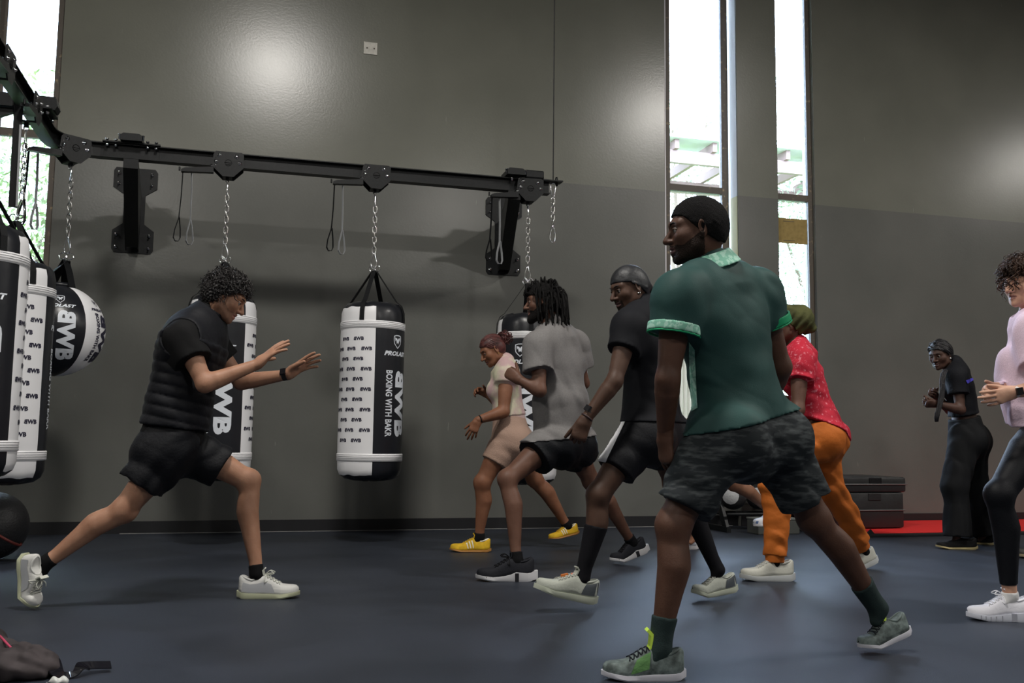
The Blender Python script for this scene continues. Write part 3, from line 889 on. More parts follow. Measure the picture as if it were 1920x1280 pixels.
# spare chain and cable at the right end of the rail
ex = onY(1037, 345, RY)[0]
cb = root('steel_cable', (ex, RY, RZ1), 'thin black cable hanging from the ceiling to the end of the rail', 'cable')
MB().tube([(ex, RY, CE), (ex, RY, RZ1 + .01)], .005, 6).build('cable', M['blacksteel'], cb)
MB().lathe([(.013, 0), (.013, .06), (.008, .075)], (ex + .03, RY, RZ1 - .03), seg=8).build('clamp', M['blacksteel'], cb, smooth=True)
sc = root('spare_chain', (ex, RY, 2.38), 'short zinc chain with two carabiners hanging free at the rail end', 'chain')
carabiner((ex, RY, RZ1 - .005), .135, .062, (1, 0, 0), sc, .0055, up=-1)
for k in range(6): link((ex, RY, 2.782 - .036*k), (1, 0, 0) if k % 2 == 0 else (0, 1, 0), sc, .052, .030)
carabiner((ex, RY, 2.575), .145, .066, (1, 0, 0), sc, .0058)
# left: corner trolley with the ball bag, two more heavy bags nearer on the turned rail
trolley(-1.285, 7.385, (.82, .57, 0), (.57, -.82, 0), 'black steel trolley on the curve of the rail, ball bag below it')
trolley(RX, 6.50, (0, 1, 0), (1, 0, 0), 'black steel trolley under the crossing arm at the far left', False)
BX2 = onY(12, 700, 6.5)[0]
hang(RX, 6.50, 2.705, 2.14, 'zinc chain of the second bag from the left')
heavy_bag(BX2, 6.50, .495, 96, 'black and white heavy bag, second from the left edge, beside the ball bag')
BX1 = onY(-54, 700, 5.75)[0]
trolley(RX, 5.75, (0, 1, 0), (1, 0, 0), 'black steel trolley nearest the camera, mostly out of view', False)
hang(RX, 5.75, 2.705, 2.15, 'zinc chain of the nearest bag at the left edge')
heavy_bag(BX1, 5.75, .56, 6, 'black and white heavy bag cut by the left edge, nearest the camera')
# padded black sleeve hanging beside the chain
sl = root('padded_sleeve', (RX - .02, 6.2, 2.05), 'long black padded sleeve hanging from the rail at the far left', 'strap')
_a = onY(33, 235, 6.25); _b = onY(24, 388, 6.25)
MB().ribbon([_a + [0, 0, .12], _a, lerp(_a, _b, .5), _b], (1, .3, 0), .048, .03).build('sleeve', M['webb'], sl)
_c = onY(38, 235, 6.25)
MB().ribbon([_c, _b + [.022, -.01, 0]], (1, .3, 0), .012, .034).build('stripe', M['webg'], sl)

# ball bag
def ball_bag():
    x, y, _ = onY(106, 610, 7.38); R = .325; zc = 1.535
    r = root('ball_bag', (x, y, zc - R), 'round black and white wrecking-ball bag beside the left window', 'punching bag')
    th = math.atan2(-y, -x)
    V = []; F = []; MI = []; seg = 72; n = 28
    def pt(a, lat, rr):
        t = th + math.radians(a); p = math.radians(lat)
        return (x + rr*math.cos(p)*math.cos(t), y + rr*math.cos(p)*math.sin(t), zc + rr*math.sin(p))
    for i in range(n + 1):
        lat = -88 + 150*i/n + (i/n)*14
        for k in range(seg):
            a = k*360/seg
            g = abs(((a - 33) % 60) - 30)/30     # 1 at a seam
            V.append(pt(a, lat, R*(1 - .018*g**6 - .002*math.sin(lat*1.7)*g**3)))
    for i in range(n):
        for k in range(seg):
            F.append((i*seg+k, i*seg+(k+1) % seg, (i+1)*seg+(k+1) % seg, (i+1)*seg+k))
            a = (k + .5)*360/seg
            MI.append(1 if int(((a - 33) % 360)//60) % 2 == 0 else 0)
    F.append(list(range(seg))[::-1]); MI.append(0); F.append([n*seg+k for k in range(seg)]); MI.append(0)
    o = mesh_np('bag_body', V, F, [M['vblack'], M['vwhite']], r); o.data.polygons.foreach_set('material_index', MI)
    MB().lathe([(.07, .30), (.105, .303), (.11, .318), (.10, .334), (.05, .338)], (x, y, zc), seg=32).build('top_collar', M['vblack'], r, smooth=True)
    def wrap(a0, V2, F2, name, m):
        V2, F2 = subdiv(V2, F2, .03)
        return mesh_np(name, [pt(a0 + math.degrees(u/R)/max(.35, math.cos(v/R)), math.degrees(v/R), R + .003) for u, v in V2], F2, m, r)
    for a0, m, nm in ((3, M['pwhite'], ''), (63, M['ink'], '')):
        k = 1 if a0 == 3 else .8
        wrap(a0, *place2d(*shield(), .07*k, 0, .205), 'shield_emblem', m)
        wrap(a0, *place2d(*text2d('PROLAST', .05, 1.15, .3), .026*k, 0, .150, xs=1.2), 'maker_lettering', m)
        V2, F2 = bwb(.05, 1.0); L0 = V2[:, 0].max()
        wrap(a0, *place2d(V2, F2, .115*k, .045*k, -.065, True, xs=.36/(L0*.115*k)), 'large_lettering', m)
        V2, F2 = text2d('BOXING WITH BAKR', .03, .62); L0 = V2[:, 0].max()
        wrap(a0, *place2d(V2, F2, .045*k, -.055*k, -.06, True, xs=.36/(L0*.045*k)), 'slogan_lettering', m)
    top = np.array([-1.275, y, 2.07])
    for a in (-70, 45, 160, -150):
        e = np.array(pt(a, 68, R)); s = np.array(pt(a + 90, 0, 1)) - [x, y, zc]
        MB().ribbon([top - [0, 0, .03], lerp(top, e, .5), e], s, .06, .004).build('strap', M['webb'], r)
    for dx in (-.022, .022):
        MB().tube(ring_pts(top + [dx, 0, 0], (1, 0, 0), (0, .3, .95), .026, .026), .0042, 6, closed=True).build('ring', M['chrome'], r, smooth=True)
    hang(-1.275, 7.385, 2.705, 2.09, 'zinc chain of the round ball bag')
ball_bag()
# dark round bag on the floor at the left edge
def slam():
    c = onY(-12, 958, 6.9); R = .215
    r = root('medicine_ball', (c[0], 6.9, 0), 'big dark ball with a red band on the floor at the left edge', 'ball')
    MB().ball((c[0], 6.9, R), R, seg=32, rings=20).build('ball_body', mat('dark_grey_rubber', (.02, .02, .022), .5, bump=.4, bscale=70), r, smooth=True)
    A = np.array([[.9, 0, .43], [0, 1, 0]])
    P = [np.array([c[0], 6.9, R]) + (R+.001)*(math.cos(t)*np.array([.83, -.2, -.52]) + math.sin(t)*unit([.25, -.95, -.1])) for t in np.linspace(0, 2*math.pi, 40, endpoint=False)]
    MB().tube(P, .009, 6, closed=True).build('band', mat('dull_red_rubber', (.16, .025, .02), .5), r, smooth=True)
slam()

# ------------------------------------------------------------------ right: red mat, soft boxes, ball rack
mt = root('floor_mat', (8, 7.9, 0), 'red mat with black border along the wall at the right', 'mat')
yf = onZ(1700, 1006)[1]
MB().box((4.95, yf, 0), (14, Y0 - .02, .022), 0, .004).build('border', M['matedge'], mt)
MB().box((5.03, yf + .10, .004), (13.9, Y0 - .03, .030), 0, .003).build('mat_surface', M['red'], mt)
fp = onZ(1640, 1003, .02)
MB().prism([(fp[0] - .04, yf + .05, .022), (fp[0] + .05, yf + .05, .022), (fp[0] + .01, yf + .05, .065)], (0, 1, 0), .012).build('torn_edge', M['matedge'], mt)
SOFT = mat('black_box_vinyl', (.020, .020, .021), .42, bump=.8, bscale=5)
def soft_box(px0, px1, pyt, pyb, Y, dpt, lab, flap):
    a = onY(px0, pyb, Y); b2 = onY(px1, pyt, Y)
    z0_, z1_ = a[2], b2[2]
    x0, x1 = a[0], onY(px1, (pyt+pyb)/2, Y)[0]
    return x0, x1, z0_, z1_
Yb = 7.72
xb0, xb1 = onY(1568, 940, Yb)[0], onY(1695, 940, Yb)[0]
zb1 = .036; zb2 = onY(1640, 923, Yb)[2]; zb3 = onY(1640, 894, Yb)[2]
for nm, x0, x1, z0_, z1_, lab, up_ in (('plyometric_box', xb0, xb1, zb1, zb2, 'black soft box, lower of the two stacked on the red mat', 0), ('plyometric_box', xb0 - .01, xb1 + .03, zb2 + .001, zb3, 'black soft box, upper and thinner of the two stacked on the red mat', 1)):
    r = root(nm, ((x0+x1)/2, Yb + .35, z0_), lab, 'box', 'soft black boxes on the red mat')
    MB().box((x0, Yb, z0_), (x1, Yb + .68, z1_), 0, .02).build('box_body', SOFT, r, smooth=False, auto=40)
    zs = z0_ + (z1_ - z0_)*(.50 if not up_ else .52)
    MB().tube([(x0 - .003, Yb + .6, zs), (x0 - .004, Yb - .004, zs), (x1 + .004, Yb - .004, zs), (x1 + .003, Yb + .6, zs)], .007, 6).build('piping', mat('grey_piping', (.16, .16, .16), .4), r, smooth=True)
    xm = x0 + (x1 - x0)*.56
    MB().box((xm - .065, Yb - .008, z1_ - .07 if not up_ else z1_ - .062), (xm + .065, Yb + .002, z1_ - .008), 0, .003).build('flap', SOFT if not up_ else M['webb'], r)
# ball rack in front of the pillar
rk = root('ball_rack', (5.1, 8.1, 0), 'low black rack of exercise balls between the windows and the red mat', 'rack')
kx0 = onY(1345, 980, 8.1)[0]; kx1 = onY(1500, 980, 8.1)[0]
for zz, y_ in ((.16, 8.0), (.42, 8.1)):
    for yy in (y_ - .09, y_ + .13):
        MB().tube([(kx0, yy, zz), (kx1, yy, zz)], .014, 8).build('rail', M['blacksteel'], rk, smooth=True)
for xx in (kx0, kx1):
    MB().box((xx - .02, 7.88, 0), (xx + .02, 8.26, .05)).build('foot', M['blacksteel'], rk)
    MB().prism([(xx - .015, 7.9, .05), (xx - .015, 7.98, .05), (xx - .015, 8.26, .56), (xx - .015, 8.18, .56)], (1, 0, 0), .03).build('upright', M['blacksteel'], rk)
BK = mat('black_ball_rubber', (.016, .016, .018), .45, bump=.4, bscale=90); GY = mat('grey_ball_panel', (.42, .43, .44), .5, bump=.3, bscale=60)
def mball(px, py, Y, R, lab, stripe=None, z=None):
    c = onY(px, py, Y)
    if z is not None: c[2] = z
    r = root('medicine_ball', (c[0], c[1], c[2] - R), lab, 'ball', 'exercise balls on the low rack')
    MB().ball(c, R, seg=24, rings=16).build('ball_body', BK, r, smooth=True)
    n = unit(CAM - c); n = unit(n + [-.25, 0, -.02])
    e1 = unit(np.cross(n, (0, 0, 1))); e2 = np.cross(e1, n)
    V = []; F = []
    for i in range(5):
        for k in range(12):
            t = 2*math.pi*k/12; a = .62*i/4 + .02
            V.append(c + (R + .002)*(math.cos(a)*n + math.sin(a)*(math.cos(t)*e1 + math.sin(t)*e2)))
    for i in range(4):
        for k in range(12): F.append((i*12+k, i*12+(k+1) % 12, (i+1)*12+(k+1) % 12, (i+1)*12+k))
    mesh_np('panel', V, F, GY if stripe is None else stripe, r)
mball(1374, 922, 8.02, .125, 'black ball with round grey panel, lower left of the ball rack', z=.318)
mball(1424, 935, 8.02, .125, 'black ball behind the orange trouser leg on the ball rack', z=.318)
mball(1474, 935, 8.02, .125, 'black ball at the right end of the ball rack', z=.318)
mball(1400, 885, 8.12, .115, 'black ball with yellow-green mark on the upper row of the rack', mat('lime_rubber', (.45, .50, .05), .5), z=.575)
mball(1450, 885, 8.12, .115, 'plain black ball on the upper row of the rack, hidden by the shorts', z=.575)
wt = root('weight_plate_box', (onY(1465, 975, 7.75)[0], 7.75, 0), 'small dark grey step block on the floor before the ball rack', 'step block')
a_ = onY(1412, 975, 7.75)[0]; b2_ = onY(1489, 975, 7.75)[0]
MB().box((a_, 7.66, 0), (b2_, 7.86, .125), 0, .008).build('block', mat('dark_grey_foam', (.07, .075, .07), .7), wt)
MB().box((a_ - .004, 7.655, .125), (b2_ + .004, 7.865, .14), 0, .003).build('top_strip', mat('mid_grey_foam', (.14, .15, .14), .7), wt)

# ------------------------------------------------------------------ near left: clothes bundle on the floor
def bundle():
    c = onZ(20, 1262, .0); X0, Y_, _ = c
    r = root('jacket', (X0, Y_, 0), 'crumpled dark jacket with pink piping on the floor at the bottom left', 'clothes')
    v = Vox((X0 - .55, Y_ - .30, -.02), (X0 + .32, Y_ + .30, .22), .006)
    for (dx, dy, z, rx, ry, rz) in ((-.25, 0, .05, .28, .2, .07), (-.02, -.02, .045, .15, .13, .055), (-.13, .08, .075, .11, .1, .06), (.05, -.05, .03, .11, .10, .05), (-.3, -.05, .10, .12, .1, .05)):
        v.ell((X0 + dx, Y_ + dy, z), (rx, ry, rz), k=.03)
    v.wrinkle(.012, [((.6, .7, .3), .09), ((.9, -.4, .2), .06), ((.2, .3, .9), .05)], 5)
    v.cut((0, 0, .003), (0, 0, -1))
    v.build('jacket_body', mat('dark_brown_cloth', (.045, .038, .040), .8, var=.4, vscale=9), r)
    P = [onZ(0, 1192, .12), onZ(12, 1205, .11), onZ(28, 1222, .085)]
    MB().tube(P, .004, 6).build('piping', mat('pink_cord', (.45, .06, .12), .6), r, smooth=True)
    P = [onZ(-8, 1262, .09), onZ(6, 1272, .08), onZ(18, 1276, .07)]
    v2 = Vox(onZ(25, 1280, 0) - [.1, .12, .02], onZ(25, 1280, 0) + [.30, .14, .16], .005)
    a = onZ(35, 1247, .03); b = onZ(95, 1238, .035)
    v2.chain([a, b], [.035, .03], k=.01, flat=((0, 0, 1), .8)); v2.wrinkle(.006, [((.3, .9, .2), .04)], 3)
    v2.build('sleeve', mat('black_cloth', (.010, .010, .013), .6, bump=.3, bscale=60), r)
    # glossy belt that curls up from the bundle
    b0 = root('belt', tuple(onZ(150, 1250, 0)), 'glossy black belt curling on the floor beside the jacket', 'belt')
    pts = [onZ(92, 1232, .045), onZ(100, 1245, .035), onZ(108, 1262, .016), onZ(124, 1267, .006), onZ(140, 1262, .012), onZ(152, 1252, .024), onZ(165, 1247, .026), onZ(208, 1246, .020)]
    P = []; n = len(pts)
    for i in range(n - 1):
        for t in np.linspace(0, 1, 6, endpoint=False):
            p0, p1, p2, p3 = pts[max(i-1, 0)], pts[i], pts[i+1], pts[min(i+2, n-1)]
            P.append(.5*((2*p1) + (-p0+p2)*t + (2*p0-5*p1+4*p2-p3)*t*t + (-p0+3*p1-3*p2+p3)*t**3))
    P.append(pts[-1])
    MB().ribbon(P, (0, 1, .25), .05, .004).build('strap', mat('patent_black', (.01, .01, .014), .12, coat=.5), b0, smooth=False)
    tg = onZ(110, 1276, .01)
    wr = root('paper_wrapper', tuple(onZ(110, 1276, 0)), 'scrap of white wrapper beside the jacket at the bottom edge', 'wrapper')
    v = Vox(tg - [.05, .05, .03], tg + [.07, .05, .05], .004); v.ell(tg, (.035, .02, .012), k=.01); v.wrinkle(.005, [((1, .4, .2), .03)], 2)
    v.build('paper', mat('white_paper', (.6, .62, .6), .5), wr)
bundle()
# ================================================================== figures
HAIRB = mat('black_hair', (.012, .010, .010), .5, bump=.6, bscale=120)
EYEW = mat('eye_white', (.34, .32, .30), .6); EYEI = mat('dark_iris', (.02, .012, .01), .4)
LIPS = {}
def basis(f, u):
    u = unit(u); f = np.asarray(f, float); f = unit(f - u*(f @ u)); return np.cross(f, u), f, u     # right, forward, up

class Fig:
    """a person: joints are world points, the surface is one distance field turned into one mesh"""
    def __init__(s, name_label, Y, J, face, skinmat, b=1.0, h=.008, fem=False, root_at=None, hand_h=.0032, thick=1.0):
        s.Y = Y; s.h = h; s.b = b; s.fem = fem; s.m = skinmat; s.tk = thick
        s.J = {k: onY(v[0], v[1], Y + v[2]) for k, v in J.items()}
        s.face = unit(face)
        g = root_at if root_at is not None else (s.J['pelvis'][0], s.J['pelvis'][1], 0)
        s.root = root('person', tuple(g), name_label, 'person', None)
        P = np.array(list(s.J.values()))
        s.lo, s.hi = P.min(0) - .28, P.max(0) + .30
        J = s.J
        s.up = unit(J['neck'] - J['pelvis'])
        r = J['sb'] - J['sa']; r = unit(r - s.up*(r @ s.up))
        n = unit(np.cross(s.up, r))
        s.n = n if n @ s.face > 0 else -n            # forward of the chest
        s.r = r
        rp = J['hb'] - J['ha']; rp = unit(rp - s.up*(rp @ s.up)); n2 = unit(np.cross(s.up, rp))
        s.np_ = n2 if n2 @ s.face > 0 else -n2
        s.rp = rp
        s.caps = []
    def torso(s, v, g=0.0, bottom=0.0, k=.05):
        J = s.J; b = s.b; P, N = J['pelvis'], J['neck']; C = J.get('chest', lerp(P, N, .62)); u = s.up; n = s.n
        W = lerp(P, C, .45)
        f = s.fem; sc = .70
        v.chain([P - u*.04, P + u*.05, W], [(.150 if not f else .152)*b + g, (.152 if not f else .148)*b + g, (.132 if not f else .112)*b + g], k, flat=(s.np_, .74))
        v.chain([W, lerp(W, C, .5), C, lerp(C, N, .55)], [(.132 if not f else .112)*b + g, (.146 if not f else .122)*b + g, (.158 if not f else .130)*b + g, (.118 if not f else .100)*b + g], k, flat=(n, sc))
        # shoulders and upper back
        sa, sb = J['sa'], J['sb']; T = lerp(C, N, .82)
        v.chain([sa, lerp(sa, T, .55) + u*.012, lerp(sb, T, .55) + u*.012, sb], [.058*b + g, .066*b + g, .066*b + g, .058*b + g], k)
        v.chain([N + u*.015, lerp(N, lerp(C, N, .5), .6)], [.050*b + g*.8, .085*b + g], k)
        for q in (sa, sb): v.ell(q - u*.01, [.060*b + g]*3, k=k*.8)
        if f:
            for t in (-1, 1): v.ell(C + n*.072*b + s.r*t*.062*b - u*.01, [.062*b + g]*3, k=.035)
        else:
            for t in (-1, 1): v.ell(lerp(C, N, .2) + n*.065*b + s.r*t*.07*b, (.080*b + g, .080*b + g, .05*b + g), k=.04, axes=(s.r, u, n))
            for t in (-1, 1): v.ell(lerp(C, N, .25) - n*.05*b + s.r*t*.08*b, (.075*b + g, .12*b + g, .045*b + g), k=.04, axes=(s.r, u, n))
        for q in (J['ha'], J['hb']):                # seat
            v.ell(q - s.np_*.055*b - u*.035, [(.100 if not f else .108)*b + g]*3, k=.04)
    def leg(s, v, c, g=0.0, k=.04, cuts=()):
        J = s.J; b = s.b*s.tk; H, K, A = J['h'+c], J['k'+c], J['a'+c]
        th = unit(K - H); sh = unit(A - K)
        back = -s.face; back = unit(back - sh*(back @ sh)); fr = s.face; fr = unit(fr - th*(fr @ th))
        v.chain([H, lerp(H, K, .3) + fr*.012, lerp(H, K, .7) + fr*.006, K], [.090*b + g, .084*b + g, .064*b + g, .053*b + g], k, cuts=cuts)
        v.ell(K + fr*.012, [.050*b + g]*3, k=min(k, .03), cuts=cuts)
        v.chain([K, lerp(K, A, .15), lerp(K, A, .33) + back*.016, lerp(K, A, .6) + back*.008, lerp(K, A, .85), A], [.052*b + g, .050*b + g, .054*b + g, .043*b + g, .033*b + g, .031*b + g], k*.7, cuts=cuts)
        v.ell(lerp(K, A, .30) + back*.026*b, (.036*b + g, .036*b + g, .085 + g), axes=(np.cross(sh, back), back, sh), k=min(k, .025), cuts=cuts)
    def arm(s, v, c, g=0.0, k=.03, cuts=()):
        J = s.J; b = s.b*s.tk; S, E, W = J['s'+c], J['e'+c], J['w'+c]
        v.chain([S, lerp(S, E, .2), lerp(S, E, .5), lerp(S, E, .85), E], [.056*b + g, .053*b + g, .049*b + g, .040*b + g, .038*b + g], k, cuts=cuts)
        fl = unit(np.cross(E - S, W - E) + 1e-4)
        v.chain([E, lerp(E, W, .22), lerp(E, W, .6), W], [.038*b + g, .043*b + g, .034*b + g, .0265*b + g], k*.8, cuts=cuts)
    def foot(s, v, c):
        A = s.J['a'+c]; T = s.J['t'+c]
        v.chain([A, lerp(A, T, .25) - [0, 0, .022]], [.028, .017], .015)
    def body(s, hands, head):
        v = Vox(s.lo, s.hi, s.h)
        s.torso(v)
        for c in 'ab':
            s.leg(v, c); s.arm(v, c)
            if 't'+c in s.J: s.foot(v, c)
        J = s.J
        hb = head['c'] - head['u']*.07 - head['f']*.018
        v.chain([J['neck'] - s.up*.03, hb], [.058*s.b, .050*s.b], .03)
        p, q = v.mesh()
        PV, PF = [p], [q]; n = len(p)
        for H in hands:
            p2, q2 = s.hand(**H); PV.append(p2); PF.append(q2 + n); n += len(p2)
        p3, q3 = s.head(**head); PV.append(p3); PF.append(q3 + n)
        Pa = np.vstack(PV); Fa = np.vstack(PF)
        mats = [s.m] + head_mats(head)
        o = mesh_np('body', Pa, Fa, mats, s.root)
        # lips and beard are areas of the same skin surface
        c = Pa[Fa[:, 0]]*.5 + Pa[Fa[:, 2]]*.5
        hx = s.hl(c)
        inh = np.arange(len(Fa)) >= len(Fa) - len(q3)
        mi = np.zeros(len(Fa), int)
        lip = inh & (np.abs(hx[:, 0]) < .024) & (hx[:, 1] > .078) & (hx[:, 2] < -.050 + .0*hx[:, 0]) & (hx[:, 2] > -.078) & (((hx[:, 0]/.025)**2 + ((hx[:, 2] + .064)/.0125)**2) < 1)
        mi[lip] = 1
        bd = head.get('beard', 0)
        if bd:
            ax = np.abs(hx[:, 0])
            z_t = np.interp(hx[:, 1], [-.01, .02, .06, .085, .12], [-.01, -.03, -.055, -.048, -.045])
            be = inh & (hx[:, 2] < z_t) & (hx[:, 1] > -.012) & (hx[:, 2] > -.155) & ~lip
            if bd == 2: be = be & (hx[:, 1] > .06) & (ax < .035)
            mi[be] = 2
        o.data.polygons.foreach_set('material_index', mi.tolist())
        s.bodyobj = o
        return o
    # ---------- head
    def hl(s, p):
        q = (np.asarray(p) - s.hc)/s.hs
        return np.stack([q @ s.hr, q @ s.hf, q @ s.hu], -1)
    def hw(s, x, y, z): return s.hc + s.hs*(x*s.hr + y*s.hf + z*s.hu)
    def skull(s, v, g=0.0, k=.02, face=True):
        A = (s.hr, s.hf, s.hu); S = s.hs
        v.ell(s.hw(0, -.012, .028), np.array([.074, .094, .086])*S + g, A, k=k)
        v.ell(s.hw(0, -.045, -.005), np.array([.066, .056, .066])*S + g, A, k=k)
    def head(s, c, f, u, hs=1.0, h=.0034, beard=0, nose=1.0, lips=1.0, **kw):
        s.hc = c; s.hr, s.hf, s.hu = basis(f, u); s.hs = hs; S = hs; W = s.hw; A = (s.hr, s.hf, s.hu)
        v = Vox(c - .175*S - .01, c + .175*S + .01, h)
        s.skull(v, 0, .03)
        v.ell(W(0, .032, -.040), np.array([.060, .056, .066])*S, A, k=.03)
        v.chain([W(-.050, .005, -.055), W(-.028, .058, -.088), W(0, .074, -.096), W(.028, .058, -.088), W(.050, .005, -.055)], [.016*S, .015*S, .018*S, .015*S, .016*S], .03)
        v.chain([W(-.052, -.005, -.02), W(-.052, .008, -.06)], .014*S, .02); v.chain([W(.052, -.005, -.02), W(.052, .008, -.06)], .014*S, .02)
        v.chain([W(-.045, .062, .022), W(0, .083, .024), W(.045, .062, .022)], .0125*S, .02)
        for t in (-1, 1):
            v.ell(W(.042*t, .056, -.022), [.024*S]*3, k=.025)
            v.ell(W(.033*t, .092, .003), np.array([.019, .016, .0115])*S, A, k=.012, mode='sub')
        n_ = .92 + .12*nose
        v.chain([W(0, .080, .012), W(0, .094*n_, -.010), W(0, .104*n_, -.030)], [.007*S, .0085*S, .0125*S], .012)
        for t in (-1, 1): v.ell(W(.012*t*nose, .094, -.034), np.array([.009, .011, .008])*S, A, k=.008)
        v.chain([W(-.017, .080, -.0575), W(-.005, .0895, -.0545), W(.005, .0895, -.0545), W(.017, .080, -.0575)], [.0055*lips*S, .0075*lips*S, .0075*lips*S, .0055*lips*S], .008)
        v.chain([W(-.015, .079, -.071), W(0, .087, -.0725), W(.015, .079, -.071)], [.006*lips*S, .0085*lips*S, .006*lips*S], .008)
        v.chain([W(-.021, .084, -.0635), W(0, .0975, -.0635), W(.021, .084, -.0635)], .0022*S, .004, mode='sub')
        for t in (-1, 1):                                        # ears
            ea = unit(s.hr*t*.9 - s.hf*.42); eb = unit(s.hf*.95 + s.hr*t*.4); eu = unit(s.hu*.98 - s.hf*.15)
            v.ell(W(.076*t, -.010, -.004), np.array([.008, .018, .030])*S, (ea, eb, eu), k=.006)
            v.ell(W(.083*t, -.006, -.002), np.array([.006, .010, .018])*S, (ea, eb, eu), k=.004, mode='sub')
            v.ell(W(.074*t, -.006, -.032), np.array([.007, .009, .010])*S, A, k=.006)
        if beard == 3:
            v.chain([W(-.055, .005, -.06), W(-.03, .06, -.098), W(0, .080, -.108), W(.03, .06, -.098), W(.055, .005, -.06)], [.016*S, .020*S, .026*S, .020*S, .016*S], .02)
        v.chain([s.J['neck'] - s.up*.01, W(0, -.018, -.07)], [.0565*s.b, .050*s.b], .03)
        return v.mesh()
    def eyes(s, white=EYEW, iris=EYEI, brow=HAIRB, gaze=(0, 0)):
        S = s.hs
        for t in (-1, 1):
            c = s.hw(.032*t, .0730, .002); d = unit(s.hf + s.hr*gaze[0] + s.hu*gaze[1])
            e = MB().ball(c, .0120*S, seg=14, rings=10, axes=(s.hr, s.hu, d)).build('eye', [white, iris], s.root, smooth=True)
            V = np.array([v.co for v in e.data.vertices]) + ROOTLOC[s.root.name]
            mi = [1 if (unit(V[list(p.vertices)].mean(0) - c) @ d) > .80 else 0 for p in e.data.polygons]
            e.data.polygons.foreach_set('material_index', mi)
            MB().tube([s.hw(x*t, y, z) for x, y, z in ((.019, .080, .001), (.026, .0850, .0078), (.036, .0838, .0078), (.046, .075, .002))], [.0022*S, .0026*S, .0026*S, .002*S], 6).build('eyelid', s.m, s.root, smooth=True)
            MB().tube([s.hw(x*t, y, z) for x, y, z in ((.013, .0895, .020), (.024, .0895, .0265), (.038, .0815, .028), (.050, .068, .021))], [.0035*S, .0042*S, .0038*S, .002*S], 6, flat=(1, .6)).build('eyebrow', brow, s.root, smooth=True)
    def cap(s, name, m, g=.007, thr=None, h=.0036, bump=.0, extra=None, label=None):
        """hair or cloth that follows the scalp"""
        v = Vox(s.hc - .18*s.hs, s.hc + .18*s.hs, h)
        s.skull(v, g, .03)
        thr = thr or ([-.14, -.06, -.025, .0, .03, .05, .075, .12], [-.075, -.072, -.045, .012, .022, .046, .060, .066])
        X, Y, Z = v.c[0][:, None, None] - s.hc[0], v.c[1][None, :, None] - s.hc[1], v.c[2][None, None, :] - s.hc[2]
        y = (X*s.hf[0] + Y*s.hf[1] + Z*s.hf[2])/s.hs; z = (X*s.hu[0] + Y*s.hu[1] + Z*s.hu[2])/s.hs
        d = (np.interp(y, *thr) - z)*.75
        v.a = np.maximum(v.a, d.astype(np.float32))
        if bump:
            x = (X*s.hr[0] + Y*s.hr[1] + Z*s.hr[2])
            v.a += (bump*(np.sin(x*230 + y*90)*np.sin(y*210 - z*60)*np.sin(z*220 + x*70))).astype(np.float32)
        if extra: extra(v)
        return v.build(name, m, s.root, label)
    def scalp(s, n, g=.006, thr=None, seed=1, fwd=None):
        """random points over the hair area: world position, outward normal, local coordinates"""
        thr = thr or ([-.14, -.06, -.025, .0, .03, .05, .075, .12], [-.06, -.06, -.03, .018, .03, .052, .062, .068])
        r = np.random.default_rng(seed); out = []
        while len(out) < n:
            d = unit(r.normal(size=3)); p = np.array([0, -.014, .026]) + d*np.array([.074, .094, .086])*1.0
            if p[2] > np.interp(p[1], *thr):
                nn = unit(d/np.array([.074, .094, .086]))
                out.append((s.hw(*(p + nn*g)), nn[0]*s.hr + nn[1]*s.hf + nn[2]*s.hu, p))
        return out
    # ---------- hands
    def hand(s, c, d, n, t, curl=(.25, .25, .3, .35), spread=.12, thumb=(.9, .35, .25), L=.19, h=.0030):
        """c: arm; d: direction of the palm; n: the way the palm faces; t: R or L hand"""
        W = s.J['w'+c]; E = s.J['e'+c]
        d = unit(d); n = unit(np.asarray(n, float) - d*(np.asarray(n) @ d)); tt = np.cross(d, n)*(1 if t == 'R' else -1)
        k = L/.19; sb = s.b
        v = Vox(W - .24, W + .24, h)
        a0 = lerp(W, E, min(.45, .10/np.linalg.norm(E-W)))
        v.chain([a0, W, W + d*.02*k], [(.0265 + (.034-.0265)*.25)*sb, .0265*sb, .024*k], .02)
        for q, wdt in ((.012, .026), (-.012, .026)):
            v.chain([W + d*.015*k + tt*q*.6*k, W + d*.085*k + tt*q*1.45*k], [.022*k, .0195*k], .02, flat=(n, .62))
        v.chain([W + d*.03*k + tt*.018*k, W + d*.058*k + tt*.026*k + n*.012*k], [.016*k, .014*k], .018)   # thumb base
        offs = (.030, .0105, -.0105, -.029); lens = ((.041, .025, .021), (.046, .029, .022), (.043, .027, .021), (.034, .020, .019)); rr = (.0088, .0092, .0088, .0078)
        for i in range(4):
            b = W + d*(.090 - .006*abs(i-1.2))*k + tt*offs[i]*k
            sp = spread*(1.3 - .9*i)
            fd = unit(d*math.cos(sp) + tt*math.sin(sp))
            pts = [b - fd*.03*k, b]; ang = 0
            cu = curl[i]
            for j, (l, w) in enumerate(zip(lens[i], (1.0, 1.15, .75))):
                ang += cu*w
                pts.append(pts[-1] + (fd*math.cos(ang) + n*math.sin(ang))*l*k)
            R = [rr[i]*k*1.05, rr[i]*k*1.05, rr[i]*k, rr[i]*.93*k, rr[i]*.80*k]
            v.chain(pts, R, .0035)
        ta, tc, tn = thumb
        b = W + d*.030*k + tt*.026*k + n*.006*k
        td = unit(d*math.cos(ta) + tt*math.sin(ta) + n*tn)
        td2 = unit(td*math.cos(tc) + (d*.6 + n*.5)*math.sin(tc))
        v.chain([b, b + td*.036*k, b + td*.036*k + td2*.030*k, b + td*.036*k + td2*.054*k], [.0135*k, .0108*k, .0100*k, .0082*k], .008)
        # crop the forearm end
        v.cut(a0, unit(E - W)*1.0)
        return v.mesh()
